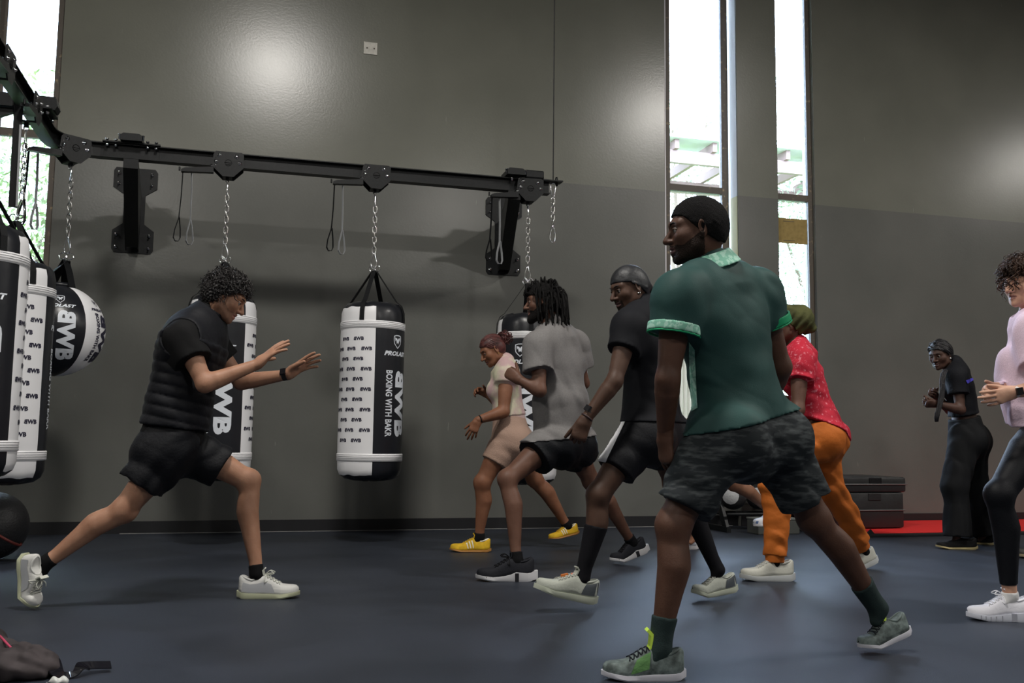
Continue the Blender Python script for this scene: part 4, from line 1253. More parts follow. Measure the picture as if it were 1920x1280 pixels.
    # ---------- cloth
    def tube_cloth(s, v, a, b, ra, rb, k=.03, end=True, mid=None):
        d = unit(b - a)
        pts = [a, b + d*.10]; rs = [ra, rb + (rb - ra)*.10/np.linalg.norm(b - a)]
        if mid is not None: pts = [a, lerp(a, b, .5), b + d*.10]; rs = [ra, mid, rs[-1]]
        v.chain(pts, rs, k, cuts=[(b, d)] if end else ())
        return (b, d, max(ra, rb) + .06)
    def tee(s, m, g=.018, hem=-.06, sleeve=.52, sg=.020, name='shirt', amp=.006, dirs=None, seed=0, flare=.01, neck_r=.062, hemcut=None, vee=0, thick=.009, trims=(), h=None, label=None, hem_n=None, sleeves=True, neck_off=.0, relax=0.0, over=True):
        J = s.J; v = Vox(s.lo, s.hi, h or s.h)
        s.torso(v, g)
        P = J['pelvis']; u = s.up; b = s.b
        C = J.get('chest', lerp(P, J['neck'], .62))
        hp = P + u*hem
        W = .150*b + g + flare
        v.chain([C, lerp(C, hp, .5), hp - u*.08], [.140*b + g, .135*b + g + flare + relax, W + .004], .04, flat=(s.np_, .78))
        sa, sb = J['sa'], J['sb']
        v.chain([lerp(sa, C, .22) - u*.05, lerp(sb, C, .22) - u*.05], [.070*b + g*.6]*2, .06, flat=(s.n, .80))
        op = []
        hn = unit(-u if hem_n is None else hem_n)
        op.append((hp, hn, .32))
        if sleeves:
            for c in 'ab':
                S, E = J['s'+c], J['e'+c]
                q = lerp(S, E, sleeve)
                r0 = .058*b*s.tk + sg; r1 = .052*b*s.tk + sg + .010
                op.append(s.tube_cloth(v, S, q, r0, r1, .05))
        v.wrinkle(amp*1.5, dirs or [((.75, .1, .65), .13), ((-.6, .3, .75), .17), ((.2, .9, .45), .15)], seed)
        if over and getattr(s, 'low_a', None) is not None and s.low_a.shape == v.a.shape: v.a = np.minimum(v.a, s.low_a - .007)
        s.torso(v, .006)
        for c in 'ab':
            if sleeves:
                S, E = J['s'+c], J['e'+c]; q = lerp(S, E, sleeve); s.arm(v, c, .006, .01, cuts=[(q, unit(E - S))])
        v.cut(hp, hn)
        nk = J['neck']
        hb = s.hc - s.hu*.07
        nd = unit(hb - nk + s.n*.03)
        v.chain([nk + s.n*.012 + nd*(.112 + neck_off), nk + s.n*.02 + nd*.26], [.100, .13], .008, mode='sub')
        v.chain([nk - nd*.02, nk + nd*.1], [neck_r*b, neck_r*b], .006, mode='sub')
        s.last = v
        v.shell(thick, op, .08)
        o = v.build(name, m, s.root, label)
        s.tee_v, s.tee_open = v, op
        return o
    def shorts(s, m, g=.020, tt=.62, rad=.016, flare=.02, waist=.06, name='shorts', amp=.005, dirs=None, seed=1, tight=False, h=None, thick=.010, label=None, lift=(0, 0)):
        J = s.J; v = Vox(s.lo, s.hi, h or s.h); b = s.b; u = s.up; P = J['pelvis']
        sc = .74
        gt_ = g if s.fem else g*.45
        v.chain([P - u*.05, P + u*.04, P + u*(waist + .08)], [.150*b + g, .148*b + gt_, (.138 if not s.fem else .125)*b + gt_], .05, flat=(s.np_, sc))
        for q in (J['ha'], J['hb']):
            v.ell(q - s.np_*(.050 if s.fem else .030)*b - u*.035 - s.rp*.02*(1 if q is J['hb'] else -1), [(.096 if not s.fem else .104)*b + g]*3, k=.09)
        op = []
        for i, c in enumerate('ab'):
            H, K = J['h'+c], J['k'+c]
            t_ = tt if np.isscalar(tt) else tt[i]
            q = lerp(H, K, t_); R0 = .092*b*s.tk + rad
            rq = np.interp(t_, [0, .3, .7, 1], [.090, .084, .064, .053])*b*s.tk + rad + flare
            op.append(s.tube_cloth(v, H, q, R0, rq, .05))
        wp = P + u*waist
        v.wrinkle(amp*1.5, dirs or [((.3, .2, .95), .10), ((.8, .3, .5), .12)], seed)
        s.torso(v, .006)
        for c, o_ in zip('ab', op): s.leg(v, c, .006, .01, cuts=[(o_[0], o_[1])])
        s.low_a = v.a.copy()
        v.cut(wp, u)
        v.shell(thick, op, .09)
        s.sh_v, s.sh_open = v, op
        return v.build(name, m, s.root, label)
    def trousers(s, m, g=.018, rad=.02, ank=.045, knee=.03, waist=.08, to=.95, name='trousers', amp=.006, dirs=None, seed=2, h=None, label=None, thigh=.02):
        J = s.J; v = Vox(s.lo, s.hi, h or s.h); b = s.b; u = s.up; P = J['pelvis']
        v.chain([P - u*.05, P + u*.05, P + u*(waist + .08)], [.152*b + g, .154*b + g, (.142 if not s.fem else .122)*b + g], .05, flat=(s.np_, .74))
        for q in (J['ha'], J['hb']): v.ell(q - s.np_*(.050 if s.fem else .030)*b - u*.035 - s.rp*.02*(1 if q is J['hb'] else -1), [(.096 if not s.fem else .104)*b + g]*3, k=.09)
        op = []
        for c in 'ab':
            H, K, A = J['h'+c], J['k'+c], J['a'+c]; q = lerp(K, A, to); d = unit(A - K)
            bk = -s.face; bk = unit(bk - d*(bk @ d))
            v.chain([H, lerp(H, K, .5), K], [.092*b*s.tk + thigh, .078*b*s.tk + thigh, .054*b*s.tk + knee], .05)
            v.chain([K, lerp(K, A, .33) + bk*.014, q + d*.05], [.054*b*s.tk + knee, .056*b*s.tk + knee*.8, ank], .03, cuts=[(q, d)])
            op.append((q, d, ank + .06))
        v.wrinkle(amp*1.3, dirs or [((.3, .2, .95), .11), ((.7, .3, .6), .13)], seed)
        s.torso(v, .006)
        for c, o_ in zip('ab', op): s.leg(v, c, .006, .01, cuts=[(o_[0], o_[1])])
        s.low_a = v.a.copy()
        v.cut(P + u*waist, u)
        v.shell(.010, op, .06)
        s.tr_open = op
        return v.build(name, m, s.root, label)
    def sock(s, c, m, t0=.72, g=.004, label=None):
        J = s.J; K, A = J['k'+c], J['a'+c]; q = lerp(K, A, t0); d = unit(K - A)
        P = np.array([q, A]); v = Vox(P.min(0) - .12, P.max(0) + .12, min(s.h, .006)); b = s.b*s.tk
        back = -s.face; back = unit(back - d*(back @ d))
        v.chain([K, lerp(K, A, .15), lerp(K, A, .33) + back*.016, lerp(K, A, .6) + back*.008, lerp(K, A, .85), A], [.052*b + g, .050*b + g, .054*b + g, .043*b + g, .033*b + g, .031*b + g], .028)
        v.chain([A, lerp(A, J.get('t'+c, A + s.face*.1), .25) - [0, 0, .022]], [.028*b + g, .018*b + g], .015)
        v.cut(q, d)
        return v.build('sock', m, s.root, label)
    # ---------- shoes
    def shoe(s, heel, toe, up=(0, 0, 1), wide=1.0, m=None, bend=0.0, sole=.028, label=None, top=1.0, lace=None, bow=0, stripes=None, tongue=None, heelpatch=None, collar=None, groove=None, solestrip=None, sole_label=None, flare=0.0, midband=None, tip=None, soleprof=None, tongue_h=.034):
        """m = dict(upper, sole, lace); heel and toe are the ends of the sole on the ground"""
        H = np.asarray(heel, float); T = np.asarray(toe, float); f = unit(T - H); u = np.asarray(up, float); u = unit(u - f*(f @ u)); r = np.cross(f, u); L = np.linalg.norm(T - H)
        la = [float((s.J['a'+c_] - H) @ r) for c_ in 'ab' if -.2 < float((s.J['a'+c_] - H) @ f)/L < .8]
        la = [x for x in la if abs(x) < .13]
        if la and abs(r[0]) < .5: la = min(la, key=abs); H = H + r*la; T = T + r*la      # the shoe sits on its foot
        U = [0, .02, .06, .13, .22, .32, .42, .52, .62, .72, .81, .89, .95, .985, 1.0]
        Wd = np.interp(U, [0, .02, .06, .2, .4, .6, .75, .86, .94, .985, 1], [.010, .020, .029, .0345, .0335, .040, .0455, .042, .033, .018, .004])*wide*1.10
        Tp = np.interp(U, [0, .02, .06, .13, .22, .32, .42, .52, .62, .72, .81, .89, .95, .985, 1], [.070, .084, .090, .084, .076, .086, .100, .088, .070, .055, .045, .038, .031, .022, .012])*top
        sp = soleprof or [(0, sole), (.5, sole*.85), (1, sole*.62)]
        So = np.interp(U, [q[0] for q in sp], [q[1] for q in sp])
        spring = np.interp(U, [0, .04, .1, .7, 1], [.010, .003, 0, 0, .016])
        sc = L/.285
        def tr(x, y, z):
            """shoe space -> world, toe part bent upward at the ball"""
            xx = x; zz = z
            if bend and x > .68*L:
                a = bend*min(1, (x - .68*L)/(.12*L)); x0 = .68*L
                dx, dz = x - x0, z
                xx = x0 + dx*math.cos(a) - dz*math.sin(a); zz = dx*math.sin(a) + dz*math.cos(a)
            return H + f*xx + r*y + u*zz
        ns = 16
        def surf(ui, t):
            """point on the upper: t in -1..1 across from one side over the top to the other"""
            w = np.interp(ui, U, Wd)*sc; hh = np.interp(ui, U, Tp)*sc; s0 = (np.interp(ui, U, So) + np.interp(ui, U, spring))*sc
            a = (1 - abs(t))*math.pi/2
            y = w*math.copysign(math.cos(a)**(.55 if ui > .38 else .40), t) if t else 0
            z = s0*.8 + (hh + spring_at(ui)*sc - s0*.3)*math.sin(a)**.75
            if ui < .34: y *= 1 - .06*math.sin(a)
            return y, z
        def spring_at(ui): return float(np.interp(ui, U, spring))
        V = []; F = []
        for ui in U:
            for k in range(ns + 1):
                t = -1 + 2*k/ns
                y, z = surf(ui, t if abs(t) > 1e-6 else 0.0)
                V.append(tr(ui*L, y, z))
        for i in range(len(U)-1):
            for k in range(ns): F.append((i*(ns+1)+k, i*(ns+1)+k+1, (i+1)*(ns+1)+k+1, (i+1)*(ns+1)+k))
        F.append([k for k in range(ns+1)][::-1])
        for i in range(len(U)-1): F.append((i*(ns+1), (i+1)*(ns+1), (i+1)*(ns+1)+ns, i*(ns+1)+ns))
        sh = mesh_np('shoe', V, F, m['upper'], s.root, None, True, label)
        V = []; F = []
        for i, ui in enumerate(U):
            w = Wd[i]*sc*(1.06 + flare*(1 - ui)); z0 = spring[i]*sc; z1 = z0 + So[i]*sc
            ex = (.006*sc if i == len(U)-1 else (-.008*sc if i == 0 else 0)) - (flare*.06*sc if i == 0 else 0)
            for y, z in ((-w*.96, z0), (-w*1.05, z0 + .3*(z1-z0)), (-w*1.0, z1), (w*1.0, z1), (w*1.05, z0 + .3*(z1-z0)), (w*.96, z0)):
                V.append(tr(ui*L + ex, y, z))
        for i in range(len(U)-1):
            for k in range(6): F.append((i*6+k, i*6+(k+1) % 6, (i+1)*6+(k+1) % 6, (i+1)*6+k))
        F.append(list(range(6))[::-1]); F.append([(len(U)-1)*6+k for k in range(6)])
        so = mesh_np('sole', V, F, m['sole'], sh, ROOTLOC[sh.name], False, sole_label); so.data.polygons.foreach_set('use_smooth', [True]*len(so.data.polygons)); so.data.set_sharp_from_angle(angle=.7)
        def patch(name, quad, mt, off=.0015, n=8):
            """quad: u0,t0,u1,t1,u2,t2,u3,t3 patch glued to the upper on both sides"""
            for sg in (-1, 1):
                V = []; F = []
                for i in range(n+1):
                    for k in range(5):
                        a = i/n; b_ = k/4
                        uu = (1-a)*((1-b_)*quad[0] + b_*quad[2]) + a*((1-b_)*quad[6] + b_*quad[4])
                        t = (1-a)*((1-b_)*quad[1] + b_*quad[3]) + a*((1-b_)*quad[7] + b_*quad[5])
                        y, z = surf(uu, sg*t); V.append(tr(uu*L, y*(1.0) + sg*off*1.3, z + off))
                for i in range(n):
                    for k in range(4): F.append((i*5+k, i*5+k+1, (i+1)*5+k+1, (i+1)*5+k))
                mesh_np(name, V, F, mt, sh, ROOTLOC[sh.name], True)
        if collar is not None:
            P = []
            for q in np.linspace(0, 2*math.pi, 22, endpoint=False):
                uu = .20 - .155*math.cos(q); y, z = surf(uu, .0); w = np.interp(uu, U, Wd)*sc*.68*abs(math.sin(q))**.8*math.copysign(1, math.sin(q))
                P.append(tr(uu*L, w, z - .002))
            MB().tube(P, .0055*sc, 7, closed=True).build('collar', collar, sh, ROOTLOC[sh.name], smooth=True)
        lm = m.get('lace')
        if lm is not None:
            mb = MB()
            for q in range(5):
                uu = .44 + .052*q
                for sg in (-1, 1):
                    pts = []
                    for e in np.linspace(0, 1, 7):
                        t = sg*(-.34 + .68*e); t = t if abs(t) > .02 else .02
                        ux = uu + .04*e; y, z = surf(ux, (1 - abs(t)*1.0)*0 + (abs(t) if t > 0 else -abs(t))*1.0)
                        # t near 0 = top
                        pts.append(tr(ux*L, *surf_top(surf, ux, t)))
                    mb.tube(pts, .0021*sc, 5)
            if bow:
                c0 = tr(.44*L, 0, surf(.44, 0.0)[1] + .004)
                for sg, ln in ((-1, .045), (1, .045)):
                    e = c0 + f*ln*.9*sc + r*sg*.022*sc + u*.006; q = c0 + r*sg*.040*sc - u*.035*sc
                    mb.tube(catmull([c0, lerp(c0, e, .5) + u*.014, e, lerp(c0, e, .5) + r*sg*.014 - u*.002, c0 + f*.002], 5), .0024*sc, 5)
                    mb.tube(catmull([c0, lerp(c0, q, .5) + r*sg*.014, q, lerp(c0, q, .6) + f*.016, c0 + f*.004], 5), .0024*sc, 5)
            mb.build('laces', lm, sh, ROOTLOC[sh.name], smooth=True)
        if tongue is not None:
            c0 = tr(.40*L, 0, surf(.40, 0.0)[1])
            mb = MB().ribbon([c0 - u*.012 + f*.01, c0 + u*.006 + f*.002, c0 + u*tongue_h*.7 - f*.002, c0 + u*tongue_h + f*tongue_h*.25], r, .045*sc, .006 if tongue_h < .05 else .012)
            mb.build('tongue', tongue, sh, ROOTLOC[sh.name])
        if stripes is not None:
            for q in range(3): patch('side_stripe', (.40 + .065*q, .93, .425 + .065*q, .93, .475 + .065*q, .42, .445 + .065*q, .42), stripes)
        if heelpatch is not None: patch('heel_patch', (.015, .95, .30, .95, .24, .45, .03, .40), heelpatch)
        if midband is not None: patch('side_patch', midband[1], midband[0])
        if tip is not None: patch('toe_patch', (.86, .98, .99, .98, .99, .1, .88, .1), tip)
        if groove is not None:
            mb = MB()
            for q in (.50, .60, .69, .77, .84):
                w = np.interp(q, U, Wd)*sc*1.09
                for sg in (-1, 1):
                    c0 = tr(q*L, sg*w, spring_at(q)*sc + np.interp(q, U, So)*sc*.5)
                    mb.obox(c0, (f, r, u), (.0018, .0015, np.interp(q, U, So)*sc*.38))
            for sg in (-1, 1):
                w = np.interp(.30, U, Wd)*sc*(1.09 + flare*.7)
                mb.obox(tr(.31*L, sg*w, So[4]*sc*.5), (f, r, u), (.011, .0022, So[4]*sc*.46))
            mb.build('sole_groove', groove, sh, ROOTLOC[sh.name])['kind'] = 'stuff'
        return sh
def surf_top(surf, ux, t):
    """t: -1..1 with 0 on the ridge"""
    tt = t
    y, z = surf(ux, math.copysign(max(1e-3, abs(tt)), tt))
    return y, z + .003
def head_mats(head):
    return [head['lipm'], head.get('beardm', HAIRB)]
def decal(fig, obj, poly, m, name, off=.003, n=8):
    """thin print that lies on a garment; poly = 4 photo points, projected on the cloth along the view ray"""
    V = np.array([v.co for v in obj.data.vertices]) + ROOTLOC[obj.name]
    bv = BVHTree.FromPolygons([tuple(v) for v in V], [tuple(p.vertices) for p in obj.data.polygons])
    pts = []; ok = []
    P = [np.array(p, float) for p in poly]
    for i in range(n+1):
        for k in range(n+1):
            a, b = i/n, k/n
            q = (1-a)*((1-b)*P[0] + b*P[1]) + a*((1-b)*P[3] + b*P[2])
            d = unit(ray(q[0], q[1])); hit = bv.ray_cast(Vector(CAM), Vector(d))
            if hit[0] is None: ok.append(False); pts.append((0, 0, 0))
            else:
                nn = np.array(hit[1]); nn = nn if nn @ d < 0 else -nn
                ok.append(True); pts.append(np.array(hit[0]) + nn*off)
    F = []
    for i in range(n):
        for k in range(n):
            f = (i*(n+1)+k, i*(n+1)+k+1, (i+1)*(n+1)+k+1, (i+1)*(n+1)+k)
            if all(ok[j] for j in f) and max(np.linalg.norm(np.array(pts[f[0]]) - pts[f[j]]) for j in (1, 2, 3)) < .12: F.append(f)
    if F: return mesh_np(name, pts, F, m, fig.root)
def watch(fig, c, m, face, out, t=.10, w=.022, square=True):
    W, E = fig.J['w'+c], fig.J['e'+c]; p = lerp(W, E, t); d = unit(E - W); o = unit(np.asarray(out, float) - d*(np.asarray(out) @ d)); q = np.cross(d, o)
    R = .0285*fig.b
    P = ring_pts(p, o, q, R, R*.94, 20)
    wt = MB().ribbon(P + [P[0]], d, w, .004).build('watch', m, fig.root)
    MB().obox(p + o*(R + .004), (d, q, o), (w*.62, .017, .005)).build('watch_face', face, wt, ROOTLOC[wt.name])
def bracelet(fig, c, m, t=.05, r=.004):
    W, E = fig.J['w'+c], fig.J['e'+c]; p = lerp(W, E, t); d = unit(E - W); o = unit(np.cross(d, (0, 0, 1))); q = np.cross(d, o)
    MB().tube(ring_pts(p, o, q, .030*fig.b, .028*fig.b, 20), r, 6, closed=True).build('bracelet', m, fig.root, smooth=True)
def catmull(pts, k=4):
    pts = [np.asarray(p, float) for p in pts]; n = len(pts); P = []
    for i in range(n-1):
        p0, p1, p2, p3 = pts[max(i-1, 0)], pts[i], pts[i+1], pts[min(i+2, n-1)]
        for t in np.linspace(0, 1, k, endpoint=False):
            P.append(.5*((2*p1) + (-p0+p2)*t + (2*p0-5*p1+4*p2-p3)*t*t + (-p0+3*p1-3*p2+p3)*t**3))
    P.append(pts[-1]); return P
def curls(fig, m, n, length, rad, turn, seed, g=.006, grav=.35, thr=None, lift=1.0, keep=None, tr=.0022, N_=14):
    """springy tufts all over the scalp"""
    r = np.random.default_rng(seed); mb = MB()
    for p, nn, loc in fig.scalp(n, g, thr, seed):
        if keep is not None and not keep(loc): continue
        L_ = length*(.6 + .8*r.random()); tg = r.normal(size=3); tg = unit(tg - nn*(tg @ nn)); d = unit(nn*lift + tg*.9 + fig.hu*.05)
        a = unit(np.cross(d, r.normal(size=3))); b = np.cross(d, a); ph = r.random()*6.28; pts = []
        q = np.array(p)
        for i in range(N_):
            t = i/(N_-1)
            q = q + unit(d + np.array([0, 0, -1.0])*grav*t*2)*L_/(N_-1)
            l = fig.hl(q[None])[0]; c0 = np.array([0, -.014, .026]); e = np.linalg.norm((l - c0)/np.array([.078, .098, .090]))
            if e < 1: q = fig.hw(*(c0 + (l - c0)/e))
            pts.append(q + rad*(.6 + .4*t)*(math.cos(ph + turn*t)*a + math.sin(ph + turn*t)*b))
        mb.tube(pts, np.linspace(tr*1.15, tr*.75, N_), 4)
    return mb.build('hair_curls', m, fig.root, smooth=True)
# ================================================================== the people
LIP = mat('lip_rose', (.33, .15, .115), .45); LIPD = mat('lip_dark', (.085, .034, .03), .4); LIPM = mat('lip_brown', (.16, .065, .05), .4)
STUB = skin('stubble_skin', (.25, .145, .10)); BEARD = mat('black_beard', (.012, .009, .008), .75, bump=.9, bscale=220)
BEARDD = mat('short_black_beard', (.020, .012, .009), .7, bump=.6, bscale=240)
def V3(*a): return np.array(a, float)
def dpx(a, b, Y, la=0, lb=0): return unit(onY(b[0], b[1], Y + lb) - onY(a[0], a[1], Y + la))

# ------------------------------------------------------------------ 1 instructor
def person_instructor():
    Y = 5.02; sk = skin('skin_tan', (.37, .205, .135))
    J = dict(pelvis=(325, 815, 0), chest=(352, 672, 0), neck=(388, 596, .0), sa=(345, 634, -.17), sb=(392, 640, .17),
             ea=(384, 720, -.24), wa=(482, 683, -.20), eb=(452, 716, .20), wb=(540, 702, .10),
             ha=(318, 838, -.09), hb=(338, 836, .10), ka=(232, 955, -.10), kb=(466, 902, .12), aa=(84, 1056, -.06), ab=(481, 1076, .05), tb=(520, 1105, .05), ta=(62, 1110, -.06))
    F = Fig('man in black padded vest and shorts lunging right with both palms raised', Y, J, (1, 0, 0), sk, b=1.0, h=.0068)
    hc = onY(424, 556, Y - .0)
    f = unit(V3(.80, -.10, -.50)); u = unit(V3(.50, 0, .85))
    R = F.body([dict(c='a', d=dpx((482, 683), (540, 634), Y), n=V3(.62, .38, -.62), t='R', curl=(.10, .10, .12, .18), spread=.14, thumb=(.75, .3, .75), L=.195),
                dict(c='b', d=dpx((540, 702), (602, 662), Y), n=V3(.35, -.62, -.5), t='L', curl=(.12, .12, .15, .2), spread=.13, thumb=(.6, .3, .6), L=.195)],
               dict(c=hc, f=f, u=u, hs=1.02, lipm=LIP, beard=1, beardm=STUB, nose=1.0))
    F.eyes(gaze=(0, -.2))
    blk = mat('black_cotton', (.010, .010, .011), .8, bump=.08, bscale=260)
    F.tee(blk, g=.012, hem=-.02, sleeve=.48, sg=.022, name='shirt', amp=.005, seed=4, neck_r=.060, over=False)
    # padded vest: channels of quilting across the torso
    vest = mat('dark_quilted_nylon', (.013, .014, .019), .6, bump=.2, bscale=40)
    v = Vox(F.lo, F.hi, F.h); F.torso(v, .036)
    C = F.J['chest']; P = F.J['pelvis']; hp = P + F.up*.04
    v.chain([C, lerp(C, hp, .6), hp - F.up*.08], [.165, .185, .192], .04, flat=(F.n, .78))
    v.cut(hp, -F.up + V3(.12, 0, 0))
    X, Yg, Z = v.c[0][:, None, None], v.c[1][None, :, None], v.c[2][None, None, :]
    t = X*F.up[0] + Yg*F.up[1] + Z*F.up[2]
    tn = (F.J['neck'] @ F.up)
    q = .0065*np.abs(np.sin(t*math.pi/.052))**.5*(t < tn - .13)
    v.a -= q.astype(np.float32)
    v.wrinkle(.003, [((.7, .3, .6), .10), ((.1, .9, .4), .12)], 8)
    for c in 'ab':
        S, E = F.J['s'+c], F.J['e'+c]; o = F.r*(1 if c == 'b' else -1)
        v.chain([S - o*.0 + F.up*.0, S + o*.16], [.078, .105], .015, mode='sub')
        v.chain([S, E], [.074, .074], .015, mode='sub')
    v.chain([F.J['neck'] + F.n*.015, F.J['neck'] + F.up*.12 + F.n*.05], [.064, .10], .01, mode='sub')
    v.shell(.010, [(hp, -F.up, .4)], .07)
    v.build('padded_vest', vest, F.root)
    v = Vox(F.J['neck'] - .16, F.J['neck'] + .16, .004)          # standing collar
    nd = unit(F.hw(0, -.02, -.08) - F.J['neck']); c0 = F.J['neck'] - nd*.012
    v.chain([c0, c0 + nd*.05], [.080, .076], .01, cuts=[(c0 + nd*.055, nd), (c0 - nd*.02, -nd)])
    v.chain([c0 - nd*.05, c0 + nd*.12], [.069, .069], .004, mode='sub')
    v.build('vest_collar', vest, F.root)
    sh = mat('black_short_nylon', (.010, .011, .015), .6, bump=.2, bscale=80)
    F.shorts(sh, g=.022, tt=(.62, .60), rad=.022, flare=.020, waist=.08, amp=.006, dirs=[((.8, .1, -.5), .09), ((.5, .3, .8), .12)], seed=3)
    o = F.sh_v
    so = mat('black_sock', (.008, .008, .009), .9)
    F.sock('a', so, .90); F.sock('b', so, .90)
    up_ = mat('light_grey_mesh', (.62, .62, .60), .55, bump=.2, bscale=26, stretch=(.4, .4, 3.0)); sl = mat('cream_rubber', (.50, .52, .36), .4)
    md = dict(upper=up_, sole=sl, lace=mat('pale_lace', (.55, .56, .50), .7))
    F.shoe(onZ(447, 1121), onZ(560, 1120), m=md, bow=1, collar=up_, tongue=md['lace'], midband=(mat('grey_side_panel', (.40, .41, .43), .5), (.06, .96, .62, .96, .55, .62, .08, .60)), tip=None)
    a = onY(41, 1040, Y - .06); b = onY(50, 1136, Y - .06)
    F.shoe(a, b + (b-a)*.12, up=V3(.72, -.60, .1), m=md, bow=1, collar=up_, tongue=md['lace'], bend=.55, midband=(mat('grey_side_panel', (.40, .41, .43), .5), (.06, .96, .62, .96, .55, .62, .08, .60)), label='light grey running shoe standing on its toe')
    wm = mat('black_watch_band', (.012, .012, .012), .5)
    watch(F, 'b', wm, mat('dark_glass', (.01, .01, .012), .1), (-.1, -.8, .5), t=.06, w=.024)
    # wavy black hair
    hm = mat('wavy_black_hair', (.010, .008, .008), .38, bump=.5, bscale=140)
    thr = ([-.14, -.06, -.025, .0, .03, .05, .075, .12], [-.085, -.082, -.055, -.002, .012, .040, .052, .058])
    F.cap('hair', hm, .017, thr, bump=.010)
    curls(F, hm, 950, .042, .0065, 4.5, 11, g=.013, grav=.15, thr=thr, lift=.28, tr=.0021, keep=lambda l: l[1] < .045 or l[2] > .064)
    # leaf-like print on the shorts
    return F
# ------------------------------------------------------------------ 2 woman, beige shorts
def person_yellow_shoes():
    Y = 6.85; sk = skin('skin_brown_warm', (.235, .108, .062))
    J = dict(pelvis=(956, 806, 0), chest=(948, 728, 0), neck=(947, 681, 0), sa=(950, 702, -.13), sb=(953, 702, .13),
             ea=(944, 772, -.19), wa=(897, 787, -.20), eb=(950, 770, .19), wb=(915, 740, .24),
             ha=(954, 820, -.08), hb=(960, 820, .09), ka=(905, 905, -.08), kb=(1003, 897, .10), aa=(899, 1006, -.04), ab=(1064, 985, .14), ta=(870, 1024, -.04), tb=(1045, 1002, .14))
    F = Fig('woman with reddish braids, pink top, beige shorts and yellow shoes', Y, J, (-1, 0, 0), sk, b=.94, h=.0075, fem=True, thick=1.12)
    f = unit(V3(-.86, -.05, -.50)); u = unit(V3(-.50, 0, .86))
    F.body([dict(c='a', d=dpx((897, 787), (880, 822), Y), n=V3(.3, .8, .1), t='L', curl=(.35, .3, .35, .4), L=.17, thumb=(.6, .3, .3)),
            dict(c='b', d=V3(-.9, 0, .4), n=V3(0, -.5, -.5), t='R', curl=(.7, .7, .7, .7), L=.17)],
           dict(c=onY(923, 656, Y), f=f, u=u, hs=.95, lipm=LIPM, lips=1.2, nose=1.2))
    F.eyes(gaze=(0, -.2))
    top = mat('pink_cream_tie_dye', (.52, .36, .36), .7, vscale=9, col2=(.62, .60, .44), thr=(.42, .6), bump=.15, bscale=90)
    F.tee(top, g=.009, hem=.105, sleeve=.22, sg=.012, name='top', amp=.0025, seed=2, neck_r=.07, flare=.0, thick=.009)
    bs = mat('beige_ribbed_knit', (.40, .27, .21), .65, bump=.3, bscale=120)
    F.shorts(bs, g=.014, tt=(.56, .56), rad=.020, flare=.006, waist=.115, amp=.0022, seed=5)
    wb = mat('pale_pink_waistband', (.55, .40, .38), .6)
    v = Vox(F.lo, F.hi, F.h); F.torso(v, .019)
    v.chain([F.J['pelvis'], F.J['pelvis'] + F.up*.15], [.150, .124], .04, flat=(F.np_, .76))
    v.cut(F.J['pelvis'] + F.up*.125, F.up); v.cut(F.J['pelvis'] + F.up*.05, -F.up)
    v.build('waistband', wb, F.root)
    so = mat('black_ankle_sock', (.012, .012, .014), .9); F.sock('a', so, .92); F.sock('b', so, .92)
    ye = mat('yellow_suede', (.68, .42, .025), .7, var=.15, vscale=30); gum = mat('gum_rubber', (.42, .20, .05), .5)
    md = dict(upper=ye, sole=gum, lace=mat('yellow_lace', (.72, .48, .05), .7)); wh = mat('cream_stripe', (.78, .74, .60), .6)
    F.shoe(onZ(919, 1035), onZ(844, 1034), m=md, sole=.018, stripes=wh, heelpatch=None, collar=wh, tip=None, tongue=ye, top=.92)
    a = onY(1085, 1000, Y + .14); b = onY(1030, 1013, Y + .14)
    F.shoe(a, b, m=md, sole=.018, stripes=wh, collar=wh, top=.92, tongue=ye, label='yellow suede shoe lifted behind')
    bracelet(F, 'a', mat('black_cord', (.012, .012, .012), .6), .07, .0055); bracelet(F, 'a', mat('silver_beads', (.6, .6, .6), .3, 1), .16, .003)
    MB().ball(F.hw(-.079, -.006, -.040), .006, seg=8, rings=6).build('earring', mat('gold', (.8, .55, .2), .25, 1), F.root, smooth=True)
    MB().ball(F.hw(.079, -.006, -.040), .006, seg=8, rings=6).build('earring', mat('gold', (.8, .55, .2), .25, 1), F.root, smooth=True)
    hm = mat('auburn_braids', (.080, .022, .020), .5, var=.5, vscale=30); F.cap('hair', hm, .006)
    # braids swept back into a bun
    r = np.random.default_rng(5); mb = MB(); bun = F.hw(0, -.135, .035)
    for p, nn, l in F.scalp(150, .007, None, 5):
        if l[1] < -.075: continue
        a = F.hw(*(l*[1, 0, 1]*.99 + [0, -.03, .01])); 
        pts = [p]
        for t in (.25, .5, .75, 1.0):
            q = lerp(l, np.array([l[0]*.25, -.105, .018]), t)
            d = unit((q - [0, -.014, .026])/np.array([.074, .094, .086]))
            k = 1/np.linalg.norm((q - [0, -.014, .026])/np.array([.083, .103, .095]))
            qq = np.array([0, -.014, .026]) + (q - [0, -.014, .026])*k
            pts.append(F.hw(*qq))
        mb.tube(catmull(pts, 3), .0032, 5)
    mb.build('braids', hm, F.root, smooth=True)
    mb = MB()
    for i in range(60):
        ph = r.random()*6.28; tl = r.random()*3.14; e1 = unit(V3(math.cos(tl), .4*math.sin(ph), math.sin(tl))); R = .030 + .026*r.random()
        a = unit(np.cross(e1, r.normal(size=3))); b = np.cross(e1, a)
        c = bun + r.normal(size=3)*.008
        mb.tube([c + R*(math.cos(t)*a + math.sin(t)*b) for t in np.linspace(ph, ph + 4.6, 12)], .0034, 5)
    mb.build('bun', hm, F.root, smooth=True)
    return F
